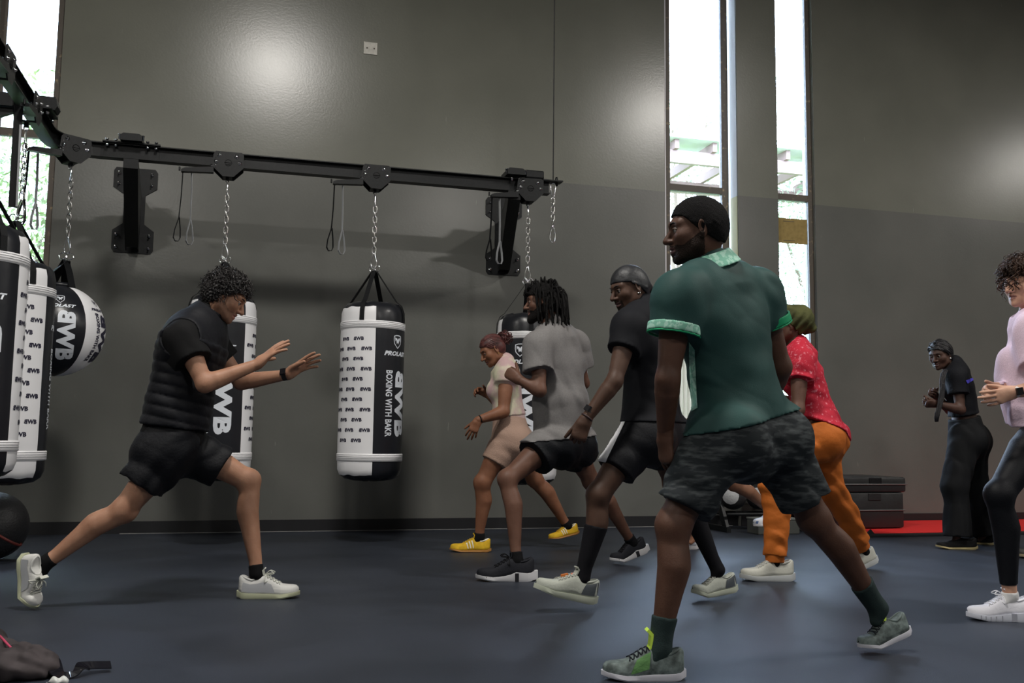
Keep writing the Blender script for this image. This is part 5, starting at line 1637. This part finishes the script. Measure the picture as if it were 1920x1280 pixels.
# ------------------------------------------------------------------ 3 man in grey tee, locs
def person_grey_tee():
    Y = 5.70; sk = skin('skin_brown', (.150, .078, .054))
    J = dict(pelvis=(1052, 812, 0), chest=(1050, 690, 0), neck=(1036, 612, 0), sa=(1008, 650, -.15), sb=(1078, 646, .15),
             ea=(1012, 732, -.22), wa=(974, 712, -.16), eb=(1094, 718, .22), wb=(1050, 730, .36),
             ha=(1040, 826, -.09), hb=(1072, 824, .09), ka=(952, 898, -.20), kb=(1110, 902, .16), aa=(969, 1050, -.30), ab=(1186, 1018, .26), ta=(925, 1075, -.30), tb=(1165, 1042, .26))
    F = Fig('man with black locs in grey tee and short black shorts, seen from behind', Y, J, (-.85, .5, 0), sk, b=.98, h=.0075)
    f = unit(V3(-.93, .30, -.12)); u = unit(V3(-.10, 0, 1))
    F.body([dict(c='a', d=dpx((974, 712), (955, 700), Y, -.16, -.12), n=V3(.2, .9, .3), t='L', curl=(1.2, 1.25, 1.3, 1.3), spread=.04, L=.185, thumb=(.7, .6, .6)),
            dict(c='b', d=V3(-.9, .3, .3), n=V3(0, -.8, -.2), t='R', curl=(1.2, 1.2, 1.2, 1.2), spread=.04, L=.185)],
           dict(c=onY(1017, 566, Y), f=f, u=u, hs=1.0, lipm=LIPM, beard=3, beardm=BEARD, lips=1.2, nose=1.2))
    F.eyes()
    gt = mat('heather_grey_cotton', (.185, .178, .176), .85, var=.08, vscale=120, bump=.06, bscale=260)
    F.shorts(mat('black_shorts_cloth', (.010, .012, .016), .6, bump=.2, bscale=90), g=.022, tt=(.45, .50), rad=.026, flare=.022, waist=.0, amp=.005, seed=6)
    F.tee(gt, g=.018, hem=-.035, sleeve=.56, sg=.030, amp=.010, dirs=[((.8, .2, .25), .10), ((-.5, .3, .5), .19), ((.9, .1, -.3), .14)], seed=9, flare=.040, relax=.026)
    bk = mat('black_knit_upper', (.016, .017, .022), .75, bump=.2, bscale=70)
    md = dict(upper=bk, sole=mat('white_foam', (.62, .62, .64), .5), lace=mat('black_lace', (.012, .012, .015), .7))
    so = mat('black_low_sock', (.010, .010, .012), .9); F.sock('a', so, .90, .006); F.sock('b', so, .90, .006)
    gr = mat('black_groove', (.02, .02, .024), .6)
    sp = [(0, .042), (.12, .040), (.32, .046), (.45, .030), (.7, .022), (1, .016)]
    F.shoe(onZ(1000, 1087), onZ(893, 1087), m=md, collar=bk, tongue=bk, groove=gr, bow=1, soleprof=sp, flare=.18, top=.98)
    a = onY(1214, 1034, Y + .26); b = onY(1146, 1061, Y + .26)
    F.shoe(a, b, m=md, collar=bk, tongue=bk, groove=gr, soleprof=sp, flare=.18, bend=.30, top=.98, label='black shoe with white sole, heel raised')
    hm = mat('black_locs', (.010, .009, .009), .6, bump=.9, bscale=260)
    thr = ([-.14, -.06, -.025, .0, .03, .05, .075, .12], [-.075, -.075, -.05, .0, .030, .040, .050, .056])
    F.cap('hair', hm, .010, thr, bump=.003)
    r = np.random.default_rng(12); mb = MB()
    for p, nn, l in F.scalp(135, .008, thr, 12):
        L_ = (.17 + .05*r.random()) - (l[2] < .0)*.03; q = np.array(p); d = unit(nn*1.1 + V3(0, 0, .15)); pts = [q]
        n = 11; sw = r.normal(size=3)*.10
        for i in range(n):
            g = min(1, i/3.2)
            dd = unit(nn*(1 - g)*.45 + V3(0, 0, -1)*g*1.5 + d*(1-g)*.5 + sw + F.hf*(-.10))
            q = q + dd*L_/n
            loc = F.hl(q[None])[0]; c0 = np.array([0, -.014, .010]); e = (loc - c0)/np.array([.088 + .012*(l[0]*7)**2, .108, .112])
            m_ = np.linalg.norm(e)
            if m_ < 1: loc = c0 + (loc - c0)/max(m_, .3)
            # keep the face free
            if loc[2] < .045 and loc[1] > .035: loc[1] = .035 + (loc[1] - .035)*.15
            q = F.hw(*loc); pts.append(q)
        mb.tube(pts, np.linspace(.0058, .0042, len(pts)), 6)
    mb.build('locs', hm, F.root, smooth=True)
    return F
# ------------------------------------------------------------------ 4 man in black tee, durag
def person_durag():
    Y = 4.50; sk = skin('skin_dark', (.082, .045, .031))
    J = dict(pelvis=(1222, 792, 0), chest=(1222, 660, 0), neck=(1206, 578, 0), sa=(1180, 612, -.16), sb=(1246, 606, .15),
             ea=(1152, 715, -.22), wa=(1098, 786, -.20), eb=(1262, 705, .20), wb=(1240, 790, .32),
             ha=(1204, 812, -.09), hb=(1242, 812, .09), ka=(1123, 928, -.12), kb=(1266, 908, .10), aa=(1092, 1084, -.10), ab=(1346, 1068, .06), ta=(1045, 1100, -.10), tb=(1322, 1098, .06))
    F = Fig('man in black durag, black tee and black shorts with a white side stripe', Y, J, (-.90, .42, 0), sk, b=.98, h=.0072)
    f = unit(V3(-.92, -.12, -.32)); u = unit(V3(-.30, 0, .95))
    F.body([dict(c='a', d=dpx((1098, 786), (1078, 838), Y), n=V3(.35, .85, .1), t='L', curl=(.9, 1.0, 1.0, 1.0), spread=.06, L=.19, thumb=(.45, .3, .35)),
            dict(c='b', d=V3(-.3, .2, -.9), n=V3(.2, -.9, .1), t='R', curl=(.8, .8, .8, .8), L=.19)],
           dict(c=onY(1179, 541, Y), f=f, u=u, hs=1.0, lipm=LIPD, beard=2, beardm=BEARDD, lips=1.4, nose=1.1))
    F.eyes(gaze=(0, -.3))
    bt = mat('black_jersey', (.013, .014, .019), .75, bump=.06, bscale=260)
    F.shorts(mat('black_athletic_cloth', (.010, .011, .015), .6, bump=.15, bscale=100), g=.018, tt=(.62, .58), rad=.018, flare=.016, waist=.05, amp=.004, seed=16)
    F.tee(bt, g=.012, hem=.0, sleeve=.44, sg=.020, amp=.005, seed=14, flare=.008, hem_n=(0, 0, -1))
    sh = [o for o in F.root.children if o.name.startswith('shorts')][0]
    decal(F, sh, [(1156, 784), (1176, 784), (1136, 866), (1116, 862)], mat('white_stripe', (.68, .68, .70), .6), 'side_stripe', n=30)['kind'] = 'stuff'
    cs = mat('black_crew_sock', (.011, .011, .015), .85, bump=.15, bscale=200); F.sock('a', cs, .36, .005); F.sock('b', cs, .36, .005)
    kn = mat('pale_grey_knit', (.40, .42, .37), .6, bump=.15, bscale=90); pt = mat('dark_heel_cup', (.06, .07, .08), .35)
    md = dict(upper=kn, sole=mat('cream_foam', (.46, .49, .40), .5), lace=mat('grey_lace', (.45, .46, .42), .7))
    a = onY(1114, 1134, Y - .10); b = onY(1001, 1108, Y - .10)
    s1 = F.shoe(a, b, m=md, collar=kn, tongue=kn, heelpatch=pt, sole=.032, label='pale grey knit shoe with orange lace lock, toe lifted')
    MB().obox(lerp(a, b, .50) + [0, 0, .108], (V3(1, 0, .2), V3(0, 1, 0), V3(0, 0, 1)), (.016, .008, .005)).build('lace_lock', mat('orange_plastic', (.75, .22, .05), .4), s1, ROOTLOC[s1.name])
    MB().ball(lerp(a, b, .36) + [0, 0, .118], .010, seg=10, rings=8).build('pull_bead', mat('coral_plastic', (.70, .18, .10), .4), s1, ROOTLOC[s1.name], smooth=True)
    a = onY(1381, 1108, Y + .06); b = onY(1305, 1122, Y + .06)
    F.shoe(a, b + (b-a)*.10, m=md, collar=kn, tongue=kn, heelpatch=pt, sole=.032, bend=.25)
    watch(F, 'a', mat('black_strap', (.012, .012, .013), .5), mat('watch_screen', (.02, .02, .022), .08), (-.55, -.35, .5), t=.20)
    bracelet(F, 'a', mat('dark_bracelet', (.03, .012, .012), .5), .05, .005)
    MB().tube([F.hw(-.080, -.012, -.030), F.hw(-.084, -.004, -.040), F.hw(-.080, .006, -.034)], .003, 6).build('earring', mat('silver', (.8, .8, .82), .2, 1), F.root, smooth=True)
    dm = mat('black_satin', (.012, .013, .016), .5, bump=.6, bscale=22)
    thr = ([-.14, -.06, -.02, .01, .05, .075, .12], [-.055, -.052, -.010, .024, .036, .044, .050])
    def ex(v):
        v.chain([F.hw(0, -.100, -.012), F.hw(0, -.125, -.045), F.hw(0, -.112, -.078)], [.024, .018, .008], .02, flat=(F.hr, 1.6))
        v.chain([F.hw(-.078, .012, .020), F.hw(-.070, -.06, -.02), F.hw(0, -.105, -.040), F.hw(.070, -.06, -.02), F.hw(.078, .012, .020)], .006, .008)
    F.cap('durag', dm, .007, thr, extra=ex)
    return F
# ------------------------------------------------------------------ 5 man in green polo, seen from behind
def person_green_polo():
    Y = 3.16; sk = skin('skin_deep_brown', (.090, .045, .030))
    J = dict(pelvis=(1392, 790, 0), chest=(1357, 625, 0), neck=(1334, 506, 0), sa=(1272, 558, -.10), sb=(1420, 550, .12),
             ea=(1252, 712, -.10), wa=(1247, 812, .0), eb=(1464, 688, .16), wb=(1430, 775, .36),
             ha=(1352, 812, -.07), hb=(1440, 806, .07), ka=(1264, 985, -.06), kb=(1528, 972, .08), aa=(1238, 1215, -.06), ab=(1646, 1140, .14), ta=(1190, 1240, -.08), tb=(1632, 1190, .14))
    F = Fig('man in dark green polo and mottled charcoal shorts, nearest, back to the camera', Y, J, (-.60, .80, 0), sk, b=1.04, h=.0066)
    f = unit(V3(-.93, .30, -.06)); u = unit(V3(-.10, .0, 1))
    F.body([dict(c='a', d=dpx((1247, 812), (1250, 868), Y), n=V3(.9, .2, 0), t='L', curl=(.5, .6, .6, .7), spread=.08, L=.195, thumb=(.5, .3, .3)),
            dict(c='b', d=V3(-.8, .4, -.3), n=V3(0, -.8, 0), t='R', curl=(.8, .8, .8, .8), L=.19)],
           dict(c=onY(1306, 432, Y), f=f, u=u, hs=1.06, lipm=LIPD, beard=1, beardm=BEARDD, lips=1.3, nose=.95))
    F.eyes()
    gp = mat('dark_green_polyester', (.022, .062, .058), .62, var=.12, vscale=6, bump=.08, bscale=260)
    ch = mat('mottled_charcoal', (.014, .018, .021), .75, vscale=26, col2=(.085, .096, .10), thr=(.47, .72), stretch=(.55, .55, 2.2), bump=.08, bscale=260)
    F.shorts(ch, g=.010, tt=(.80, .78), rad=.021, flare=.016, waist=.04, amp=.006, dirs=[((.2, .2, .95), .10), ((.7, .3, .4), .14)], seed=22)
    o = F.tee(gp, g=.014, hem=.0, sleeve=.42, sg=.024, amp=.0055, dirs=[((.35, .1, .9), .11), ((-.6, .2, .7), .16), ((.7, .2, .5), .13)], seed=21, flare=.014, neck_r=.066)
    mint = mat('mint_trim', (.22, .50, .38), .6, vscale=55, col2=(.40, .66, .55), thr=(.48, .52)); grn = mat('bright_green_trim', (.015, .30, .13), .55)
    for c in 'ab':
        S, E = F.J['s'+c], F.J['e'+c]; q = lerp(S, E, .42); d = unit(E - S)
        r1 = .052*F.b + .024 + .014
        v = Vox(q - .14, q + .14, .0045); v.chain([q - d*.035, q + d*.02], [r1 + .002, r1 + .003], .005, cuts=[(q + d*.006, d), (q - d*.026, -d)])
        v.chain([q - d*.06, q + d*.06], [r1 - .006, r1 - .006], .002, mode='sub'); v.build('sleeve_band', mint if c == 'a' else grn, F.root)
        v = Vox(q - .14, q + .14, .0040); v.chain([q - d*.0, q + d*.03], [r1 + .0025, r1 + .003], .003, cuts=[(q + d*.013, d), (q + d*.006, -d)])
        v.chain([q - d*.06, q + d*.06], [r1 - .006, r1 - .006], .002, mode='sub'); v.build('sleeve_edge', grn, F.root)
    nd = unit(F.hw(0, -.02, -.09) - F.J['neck'] + V3(0, 0, .03)); c0 = F.J['neck'] + nd*.030
    v = Vox(F.J['neck'] - .17, F.J['neck'] + .17, .0045)
    v.chain([c0 - nd*.03, c0 + nd*.03], [.116, .084], .01, cuts=[(c0 + nd*.030, nd), (c0 - nd*.026, -nd)])
    v.chain([c0 - nd*.06, c0 + nd*.1], [.108, .046], .004, mode='sub')
    v.build('collar', mint, F.root)
    decal(F, o, [(1292, 640), (1303, 655), (1309, 765), (1297, 772)], mint, 'side_panel', n=30)['kind'] = 'stuff'
    cs = mat('dark_green_sock', (.020, .034, .034), .85, bump=.15, bscale=220); F.sock('a', cs, .74, .006); F.sock('b', cs, .72, .006)
    gm = mat('grey_green_mesh', (.12, .15, .145), .6, var=.5, vscale=34, bump=.15, bscale=90)
    md = dict(upper=gm, sole=mat('white_midsole', (.56, .56, .62), .5), lace=mat('black_round_lace', (.012, .014, .02), .7)); neon = mat('neon_yellow', (.60, .85, .09), .5)
    vs = mat('green_ribbed_panel', (.11, .24, .085), .6, bump=.4, bscale=50)
    F.shoe(onZ(1281, 1272), onZ(1130, 1272), m=md, collar=gm, tongue=neon, tongue_h=.060, sole=.026, midband=(vs, (.45, .90, .68, .95, .60, .45, .42, .40)), label='grey running shoe with neon tongue, flat on the floor')
    MB().tube([onZ(1281, 1272) + V3(-.02, -.03, .0), onZ(1281, 1272) + V3(-.02, -.031, .0)], .001, 4)
    a = onY(1704, 1186, Y + .14); b = onY(1616, 1224, Y + .14)
    F.shoe(a, b + (b-a)*.05, m=md, collar=gm, tongue=neon, tongue_h=.060, sole=.026, up=V3(-.3, .05, 1), bend=.2, label='grey running shoe with white sole, heel lifted behind')
    hm = mat('cropped_black_hair', (.009, .008, .009), .85, bump=.9, bscale=320)
    F.cap('hair', hm, .0065, ([-.14, -.06, -.035, .0, .03, .05, .075, .12], [-.050, -.052, -.036, -.012, .022, .044, .054, .060]), bump=.0012)
    return F
# ------------------------------------------------------------------ 6 woman, orange trousers
def person_orange():
    Y = 5.25; sk = skin('skin_dark_warm', (.115, .058, .040))
    J = dict(pelvis=(1533, 800, 0), chest=(1507, 706, 0), neck=(1493, 650, 0), sa=(1500, 676, -.14), sb=(1502, 672, .15),
             ea=(1496, 768, -.20), wa=(1452, 808, -.20), eb=(1490, 762, .22), wb=(1450, 740, .25),
             ha=(1528, 815, -.08), hb=(1538, 815, .09), ka=(1452, 915, -.12), kb=(1556, 912, .12), aa=(1453, 1060, -.14), ab=(1620, 1034, .22), ta=(1420, 1078, -.14), tb=(1605, 1058, .22))
    F = Fig('woman in olive headwrap, red patterned tee and orange trousers', Y, J, (-.95, .15, 0), sk, b=.94, h=.0078, fem=True, thick=1.05)
    f = unit(V3(-.92, .25, -.25)); u = unit(V3(-.22, 0, 1))
    F.body([dict(c='a', d=V3(-.8, 0, .2), n=V3(0, .8, 0), t='L', curl=(.9, .9, .9, .9), L=.175), dict(c='b', d=V3(-.7, 0, .6), n=V3(0, -.8, 0), t='R', curl=(1, 1, 1, 1), L=.175)],
           dict(c=onY(1473, 608, Y), f=f, u=u, hs=.97, lipm=LIPM, lips=1.3, nose=1.25))
    F.eyes()
    rt = mat('red_floral_jersey', (.50, .022, .045), .7, vscale=48, col2=(.72, .22, .27), thr=(.56, .68), bump=.2, bscale=150)
    og = mat('burnt_orange_jersey', (.50, .135, .022), .65, bump=.25, bscale=40)
    F.trousers(og, g=.016, rad=.02, ank=.062, knee=.030, waist=.05, to=.86, amp=.007, dirs=[((.5, .2, .85), .085), ((-.5, .3, .8), .11)], thigh=.022)
    F.tee(rt, g=.016, hem=.0, sleeve=.40, sg=.026, amp=.006, dirs=[((.3, .1, .9), .10), ((-.6, .3, .7), .12)], seed=31, flare=.006, hem_n=(-.35, 0, -.95))
    for c in 'ab':
        A, K = F.J['a'+c], F.J['k'+c]; q = lerp(K, A, .86); d = unit(A - K)
        v = Vox(q - .15, q + .15, .005); v.chain([q - d*.01, q + d*.05], [.058, .052], .01, cuts=[(q + d*.045, d), (q - d*.012, -d)])
        v.chain([q + d*.02, q + d*.09], [.045, .045], .003, mode='sub')
        v.build('trouser_cuff', og, F.root)
    so = mat('dark_sock', (.012, .012, .012), .9); F.sock('a', so, .86); F.sock('b', so, .86)
    wk = mat('off_white_mesh', (.52, .52, .46), .55, bump=.15, bscale=70)
    md = dict(upper=wk, sole=mat('white_foam_sole', (.52, .54, .54), .5), lace=mat('white_lace', (.6, .6, .56), .7))
    s1 = F.shoe(onZ(1488, 1089), onZ(1389, 1088), m=md, collar=wk, tongue=wk, sole=.036, bow=0, tip=None)
    a = onY(1645, 1052, Y + .22); b = onY(1590, 1078, Y + .22)
    F.shoe(a, b + (b-a)*.15, m=md, collar=wk, tongue=wk, sole=.036, bend=.3, label='off-white running shoe, heel raised')
    wm = mat('olive_wrap_cloth', (.062, .066, .022), .75, var=.35, vscale=12, bump=.5, bscale=30)
    thr = ([-.16, -.06, -.02, .01, .05, .075, .12], [-.10, -.075, -.020, .020, .036, .040, .044])
    def ex(v):
        v.ell(F.hw(0, -.100, .012), np.array([.078, .085, .095]), (F.hr, F.hf, F.hu), k=.03)
        v.chain([F.hw(-.03, -.11, .0), F.hw(-.02, -.155, -.06)], [.045, .028], .02)
        v.wrinkle(.005, [(unit(F.hf*.7 + F.hu), .045)], 3)
    F.cap('headwrap', wm, .013, thr, extra=ex, h=.004)
    return F
# ------------------------------------------------------------------ 7 woman in black by the wall
def person_black_braids():
    Y = 6.50; sk = skin('skin_very_dark', (.075, .040, .030))
    J = dict(pelvis=(1812, 806, 0), chest=(1800, 728, 0), neck=(1789, 684, 0), sa=(1793, 704, -.14), sb=(1790, 702, .14),
             ea=(1801, 768, -.18), wa=(1755, 757, -.16), eb=(1780, 768, .16), wb=(1755, 742, .05),
             ha=(1810, 820, -.085), hb=(1818, 820, .085), ka=(1790, 912, -.10), kb=(1828, 908, .10), aa=(1794, 1008, -.12), ab=(1842, 1004, .12), ta=(1770, 1020, -.12), tb=(1820, 1014, .12))
    F = Fig('woman in black cropped tee and wide black trousers standing near the wall', Y, J, (-1, 0, 0), sk, b=.90, h=.008, fem=True, thick=1.0)
    f = unit(V3(-.90, -.34, -.30)); u = unit(V3(-.28, -.08, 1))
    F.body([dict(c='a', d=dpx((1755, 757), (1738, 757), Y), n=V3(0, .7, .5), t='L', curl=(1.3, 1.3, 1.3, 1.3), spread=.02, L=.17, thumb=(.25, .5, 1.0)),
            dict(c='b', d=V3(-.7, -.2, .3), n=V3(0, -.9, 0), t='R', curl=(1.3, 1.3, 1.3, 1.3), spread=.02, L=.17, thumb=(.25, .5, 1.0))],
           dict(c=onY(1763, 665, Y), f=f, u=u, hs=.97, lipm=LIPD, lips=1.4, nose=1.2))
    F.eyes(gaze=(0, -.1))
    bt = mat('black_ribbed_tee', (.012, .013, .018), .75, bump=.3, bscale=120)
    o = F.tee(bt, g=.010, hem=.125, sleeve=.55, sg=.022, amp=.004, seed=41, flare=.0)
    decal(F, o, [(1810, 713), (1823, 708), (1824, 713), (1813, 719)], mat('blue_violet_print', (.07, .06, .45), .6), 'back_print', n=12, off=.006)
    F.trousers(mat('black_wide_jersey', (.011, .012, .014), .8, bump=.06, bscale=200), g=.022, rad=.02, ank=.105, knee=.052, waist=.10, to=.97, amp=.007, dirs=[((.95, .3, .05), .07), ((.5, .8, .1), .10)], thigh=.040)
    bk = mat('black_canvas', (.014, .014, .015), .8)
    md = dict(upper=bk, sole=mat('tan_sole', (.42, .35, .18), .6), lace=None)
    F.shoe(onZ(1822, 1027), onZ(1748, 1025), m=md, collar=bk, sole=.020, top=.8)
    a = onZ(1866, 1022); b = onZ(1800, 1017)
    F.shoe(a, b, m=md, collar=bk, sole=.020, top=.8, label='black shoe, half hidden behind the other')
    MB().ball(F.hw(-.081, -.002, -.036), .006, seg=8, rings=6).build('earring', mat('pearl', (.8, .8, .78), .2), F.root, smooth=True)
    hm = mat('black_braided_hair', (.012, .011, .013), .42, bump=.5, bscale=200)
    F.cap('hair', hm, .012, ([-.14, -.06, -.035, .0, .03, .05, .075, .12], [-.105, -.10, -.075, -.012, .022, .046, .060, .066])); r = np.random.default_rng(15); mb = MB()
    knot = F.hw(-.045, -.085, -.060)
    for p, nn, l in F.scalp(150, .0145, None, 15):
        tgt = np.array([l[0]*.5 - .02, -.095, -.05]); pts = [p]
        for t in (.3, .6, 1.0):
            q = lerp(l, tgt, t); c0 = np.array([0, -.014, .02]); k = 1/np.linalg.norm((q - c0)/np.array([.090, .110, .106])); pts.append(F.hw(*(c0 + (q - c0)*k)))
        e = F.hw(-.06 + .03*r.random(), -.02 - .02*r.random(), -.115)
        fl = onY(1764 + 10*r.random(), 700, Y - .16 - .03*r.random()); f2 = onY(1760 + 10*r.random(), 745, Y - .19 - .02*r.random()); f3 = onY(1752 + 8*r.random(), 775 + 16*r.random(), Y - .2)
        if r.random() < .55: pts += [e, fl, f2, f3]
        mb.tube(catmull(pts, 3), .0034, 5)
    mb.build('braids', hm, F.root, smooth=True)
    return F
# ------------------------------------------------------------------ 8 woman in pink, right edge
def person_pink():
    Y = 3.85; sk = skin('skin_fair', (.60, .36, .26))
    J = dict(pelvis=(1962, 800, 0), chest=(1942, 668, 0), neck=(1938, 592, 0), sa=(1946, 622, -.15), sb=(1938, 620, .15),
             ea=(1962, 724, -.22), wa=(1900, 735, -.20), eb=(1945, 715, .20), wb=(1872, 728, -.02),
             ha=(1955, 816, -.085), hb=(1965, 816, .085), ka=(1874, 928, -.12), kb=(2010, 930, .10), aa=(1894, 1118, -.10), ab=(2070, 1080, .10), ta=(1850, 1130, -.10), tb=(2050, 1110, .1))
    F = Fig('woman with curly hair in pale pink top and black leggings at the right edge', Y, J, (-1, 0, 0), sk, b=.95, h=.0075, fem=True, thick=1.05)
    f = unit(V3(-1, -.02, -.12)); u = unit(V3(-.12, 0, 1))
    F.body([dict(c='a', d=dpx((1900, 735), (1848, 752), Y), n=V3(.2, .9, .1), t='L', curl=(.35, .4, .45, .5), spread=.10, L=.175, thumb=(.5, .3, .3)),
            dict(c='b', d=dpx((1872, 728), (1845, 735), Y), n=V3(.2, -.75, -.3), t='R', curl=(.7, .7, .7, .7), spread=.05, L=.175, thumb=(.55, .1, .1))],
           dict(c=onY(1921, 531, Y), f=f, u=u, hs=1.0, lipm=LIP, lips=1.25))
    F.eyes()
    pk = mat('pale_pink_marl', (.80, .62, .74), .8, var=.06, vscale=160, bump=.2, bscale=160)
    o = F.tee(pk, g=.030, hem=.07, neck_r=.075, sleeve=.62, sg=.040, amp=.008, dirs=[((.8, .2, .2), .12), ((.6, .3, .5), .16)], seed=51, flare=.04, relax=.050, hem_n=(.35, 0, -.9))
    J = F.J; v = Vox(F.lo, F.hi, .0075)            # leggings: skin tight
    F.torso(v, .006); v.cut(J['pelvis'] + F.up*.10, F.up)
    for c in 'ab': F.leg(v, c, .006)
    op = []
    for c in 'ab':
        q = lerp(J['k'+c], J['a'+c], .88); d = unit(J['a'+c] - J['k'+c])
        v.chain([q + d*.075, q + d*.25], .075, 0, mode='sub')
        v.cut(q, unit(d)) if c == 'a' else None
    v.build('leggings', mat('black_leggings', (.009, .010, .014), .55, bump=.15, bscale=150), F.root)
    ws = mat('white_sock', (.62, .62, .62), .85); F.sock('a', ws, .95, .004)
    ww = mat('white_knit', (.74, .74, .80), .55, bump=.15, bscale=60)
    md = dict(upper=ww, sole=mat('white_wave_sole', (.62, .64, .72), .5), lace=mat('bright_white_lace', (.80, .80, .84), .7))
    sp = [(0, .045), (.3, .040), (.6, .028), (1, .020)]
    F.shoe(onZ(1932, 1164), onZ(1813, 1160), m=md, collar=ww, tongue=ww, bow=1, soleprof=sp, groove=mat('sole_groove_grey', (.32, .33, .38), .6))  # grey slots mark the grooves of the white sole
    a = onZ(2110, 1165); b = onZ(2000, 1150); F.shoe(a + [0, 0, .05], b, m=md, collar=ww, soleprof=sp)
    watch(F, 'a', mat('white_strap', (.70, .66, .64), .5), mat('black_screen', (.01, .01, .012), .08), (0, -1, .05), t=.06, w=.026)
    hm = mat('brown_curly_hair', (.045, .020, .010), .45, var=.6, vscale=18)
    thr = ([-.16, -.06, -.02, .01, .05, .075, .12], [-.06, -.055, -.02, .000, .020, .040, .048])
    F.cap('hair', mat('dark_brown_hair', (.022, .012, .008), .6, bump=.6, bscale=100), .024, thr, bump=.012)
    curls(F, hm, 1300, .055, .0070, 12, 21, g=.020, grav=.40, thr=thr, lift=.45, tr=.0017, N_=18, keep=lambda l: l[1] < .035 or l[2] > .070)
    r = np.random.default_rng(9); mb = MB()
    for i in range(13):
        x = -.06 + .12*r.random(); q = F.hw(x, .072 + .01*r.random(), .060); L_ = .065 + .03*r.random(); ph = r.random()*6
        pts = [q + (F.hf*(.030*math.sin(min(1.6, 3*t))) - F.hu*t*L_) + .009*(math.cos(ph + 12*t)*F.hf + math.sin(ph + 12*t)*F.hr) for t in np.linspace(0, 1, 14)]
        mb.tube(pts, .0028, 4)
    mb.build('fringe_curls', hm, F.root, smooth=True)
    return F
# ------------------------------------------------------------------ 9 person hidden behind the others
def person_hidden():
    Y = 6.45; sk = skin('skin_medium_brown', (.26, .135, .085))
    J = dict(pelvis=(1338, 826, 0), chest=(1336, 735, 0), neck=(1334, 680, 0), sa=(1332, 702, -.14), sb=(1340, 700, .14),
             ea=(1312, 772, -.20), wa=(1258, 832, -.20), eb=(1348, 768, .2), wb=(1330, 800, .25),
             ha=(1336, 838, -.085), hb=(1344, 838, .085), ka=(1290, 915, .05), kb=(1376, 906, .08), aa=(1301, 1008, .28), ab=(1452, 962, .16), ta=(1275, 1022, -.1), tb=(1438, 978, .16))
    F = Fig('person in dark kit lunging behind the man in the green polo, mostly hidden', Y, J, (-1, .05, 0), sk, b=.92, h=.009)
    F.body([dict(c='a', d=dpx((1252, 838), (1226, 868), Y), n=V3(.1, .9, 0), t='L', curl=(.5, .5, .5, .5), L=.18, h=.0036)],
           dict(c=onY(1326, 648, Y), f=V3(-.95, 0, -.2), u=V3(-.2, 0, 1), hs=1.0, lipm=LIPM, h=.0042))
    F.eyes()
    F.shorts(mat('navy_black_shorts', (.010, .011, .018), .8), g=.02, tt=.55, seed=62, h=.009)
    F.tee(mat('navy_black_tee', (.012, .014, .022), .8), g=.014, hem=-.03, seed=61, h=.009)
    md = dict(upper=mat('white_blue_mesh', (.62, .64, .68), .6, vscale=20, col2=(.08, .14, .30), thr=(.60, .66)), sole=mat('white_sole', (.7, .7, .72), .5), lace=None)
    F.shoe(onZ(1310, 1029), onZ(1238, 1029), m=md, collar=md['upper'])
    a = onY(1480, 976, Y + .16); b = onY(1415, 990, Y + .16); F.shoe(a, b, m=md, collar=md['upper'])
    F.cap('hair', HAIRB, .012, h=.0045)
    return F
def person_edge():
    Y = 5.9; sk = skin('skin_olive', (.30, .17, .11))
    J = dict(pelvis=(1990, 800, 0), chest=(1990, 690, 0), neck=(1985, 620, 0), sa=(1988, 648, -.15), sb=(1984, 646, .15),
             ea=(1990, 730, -.2), wa=(1960, 780, -.15), eb=(1990, 730, .2), wb=(1965, 780, .15),
             ha=(1988, 816, -.085), hb=(1990, 816, .085), ka=(1965, 920, -.1), kb=(2010, 920, .1), aa=(1952, 1030, -.10), ab=(2030, 1030, .1), ta=(1930, 1045, -.1), tb=(2010, 1045, .1))
    F = Fig('person whose dark shoe and white sock show at the right frame edge', Y, J, (-1, 0, 0), sk, b=.95, h=.010)
    F.body([dict(c='a', d=V3(-.5, 0, -.8), n=V3(0, .9, 0), t='L', h=.004), dict(c='b', d=V3(-.5, 0, -.8), n=V3(0, -.9, 0), t='R', h=.004)],
           dict(c=onY(1975, 580, Y), f=V3(-1, 0, -.1), u=V3(0, 0, 1), lipm=LIPM, h=.0045))
    F.eyes()
    F.shorts(mat('dark_shorts', (.015, .015, .018), .8), g=.02, tt=.75, seed=72, h=.010)
    F.tee(mat('grey_black_tee', (.03, .03, .032), .8), g=.016, seed=71, h=.010)
    F.sock('a', mat('white_crew_sock', (.6, .6, .62), .85), .72, .007); F.sock('b', mat('white_crew_sock', (.6, .6, .62), .85), .72, .007)
    md = dict(upper=mat('dark_olive_mesh', (.05, .05, .045), .6, bump=.15, bscale=60), sole=mat('tan_rubber', (.40, .34, .22), .6), lace=mat('pale_cord', (.5, .5, .45), .7))
    h_ = F.J['aa']; F.shoe(V3(h_[0] + .075, h_[1], 0), V3(h_[0] - .205, h_[1], 0), m=md, collar=md['upper'], tongue=md['upper'])
    h_ = F.J['ab']; F.shoe(V3(h_[0] + .075, h_[1], 0), V3(h_[0] - .205, h_[1], 0), m=md, collar=md['upper'], tongue=md['upper'])
    F.cap('hair', HAIRB, .012, h=.005)
    return F
for fn in (person_instructor, person_yellow_shoes, person_grey_tee, person_durag, person_green_polo, person_orange, person_black_braids, person_pink, person_hidden, person_edge):
    fn()
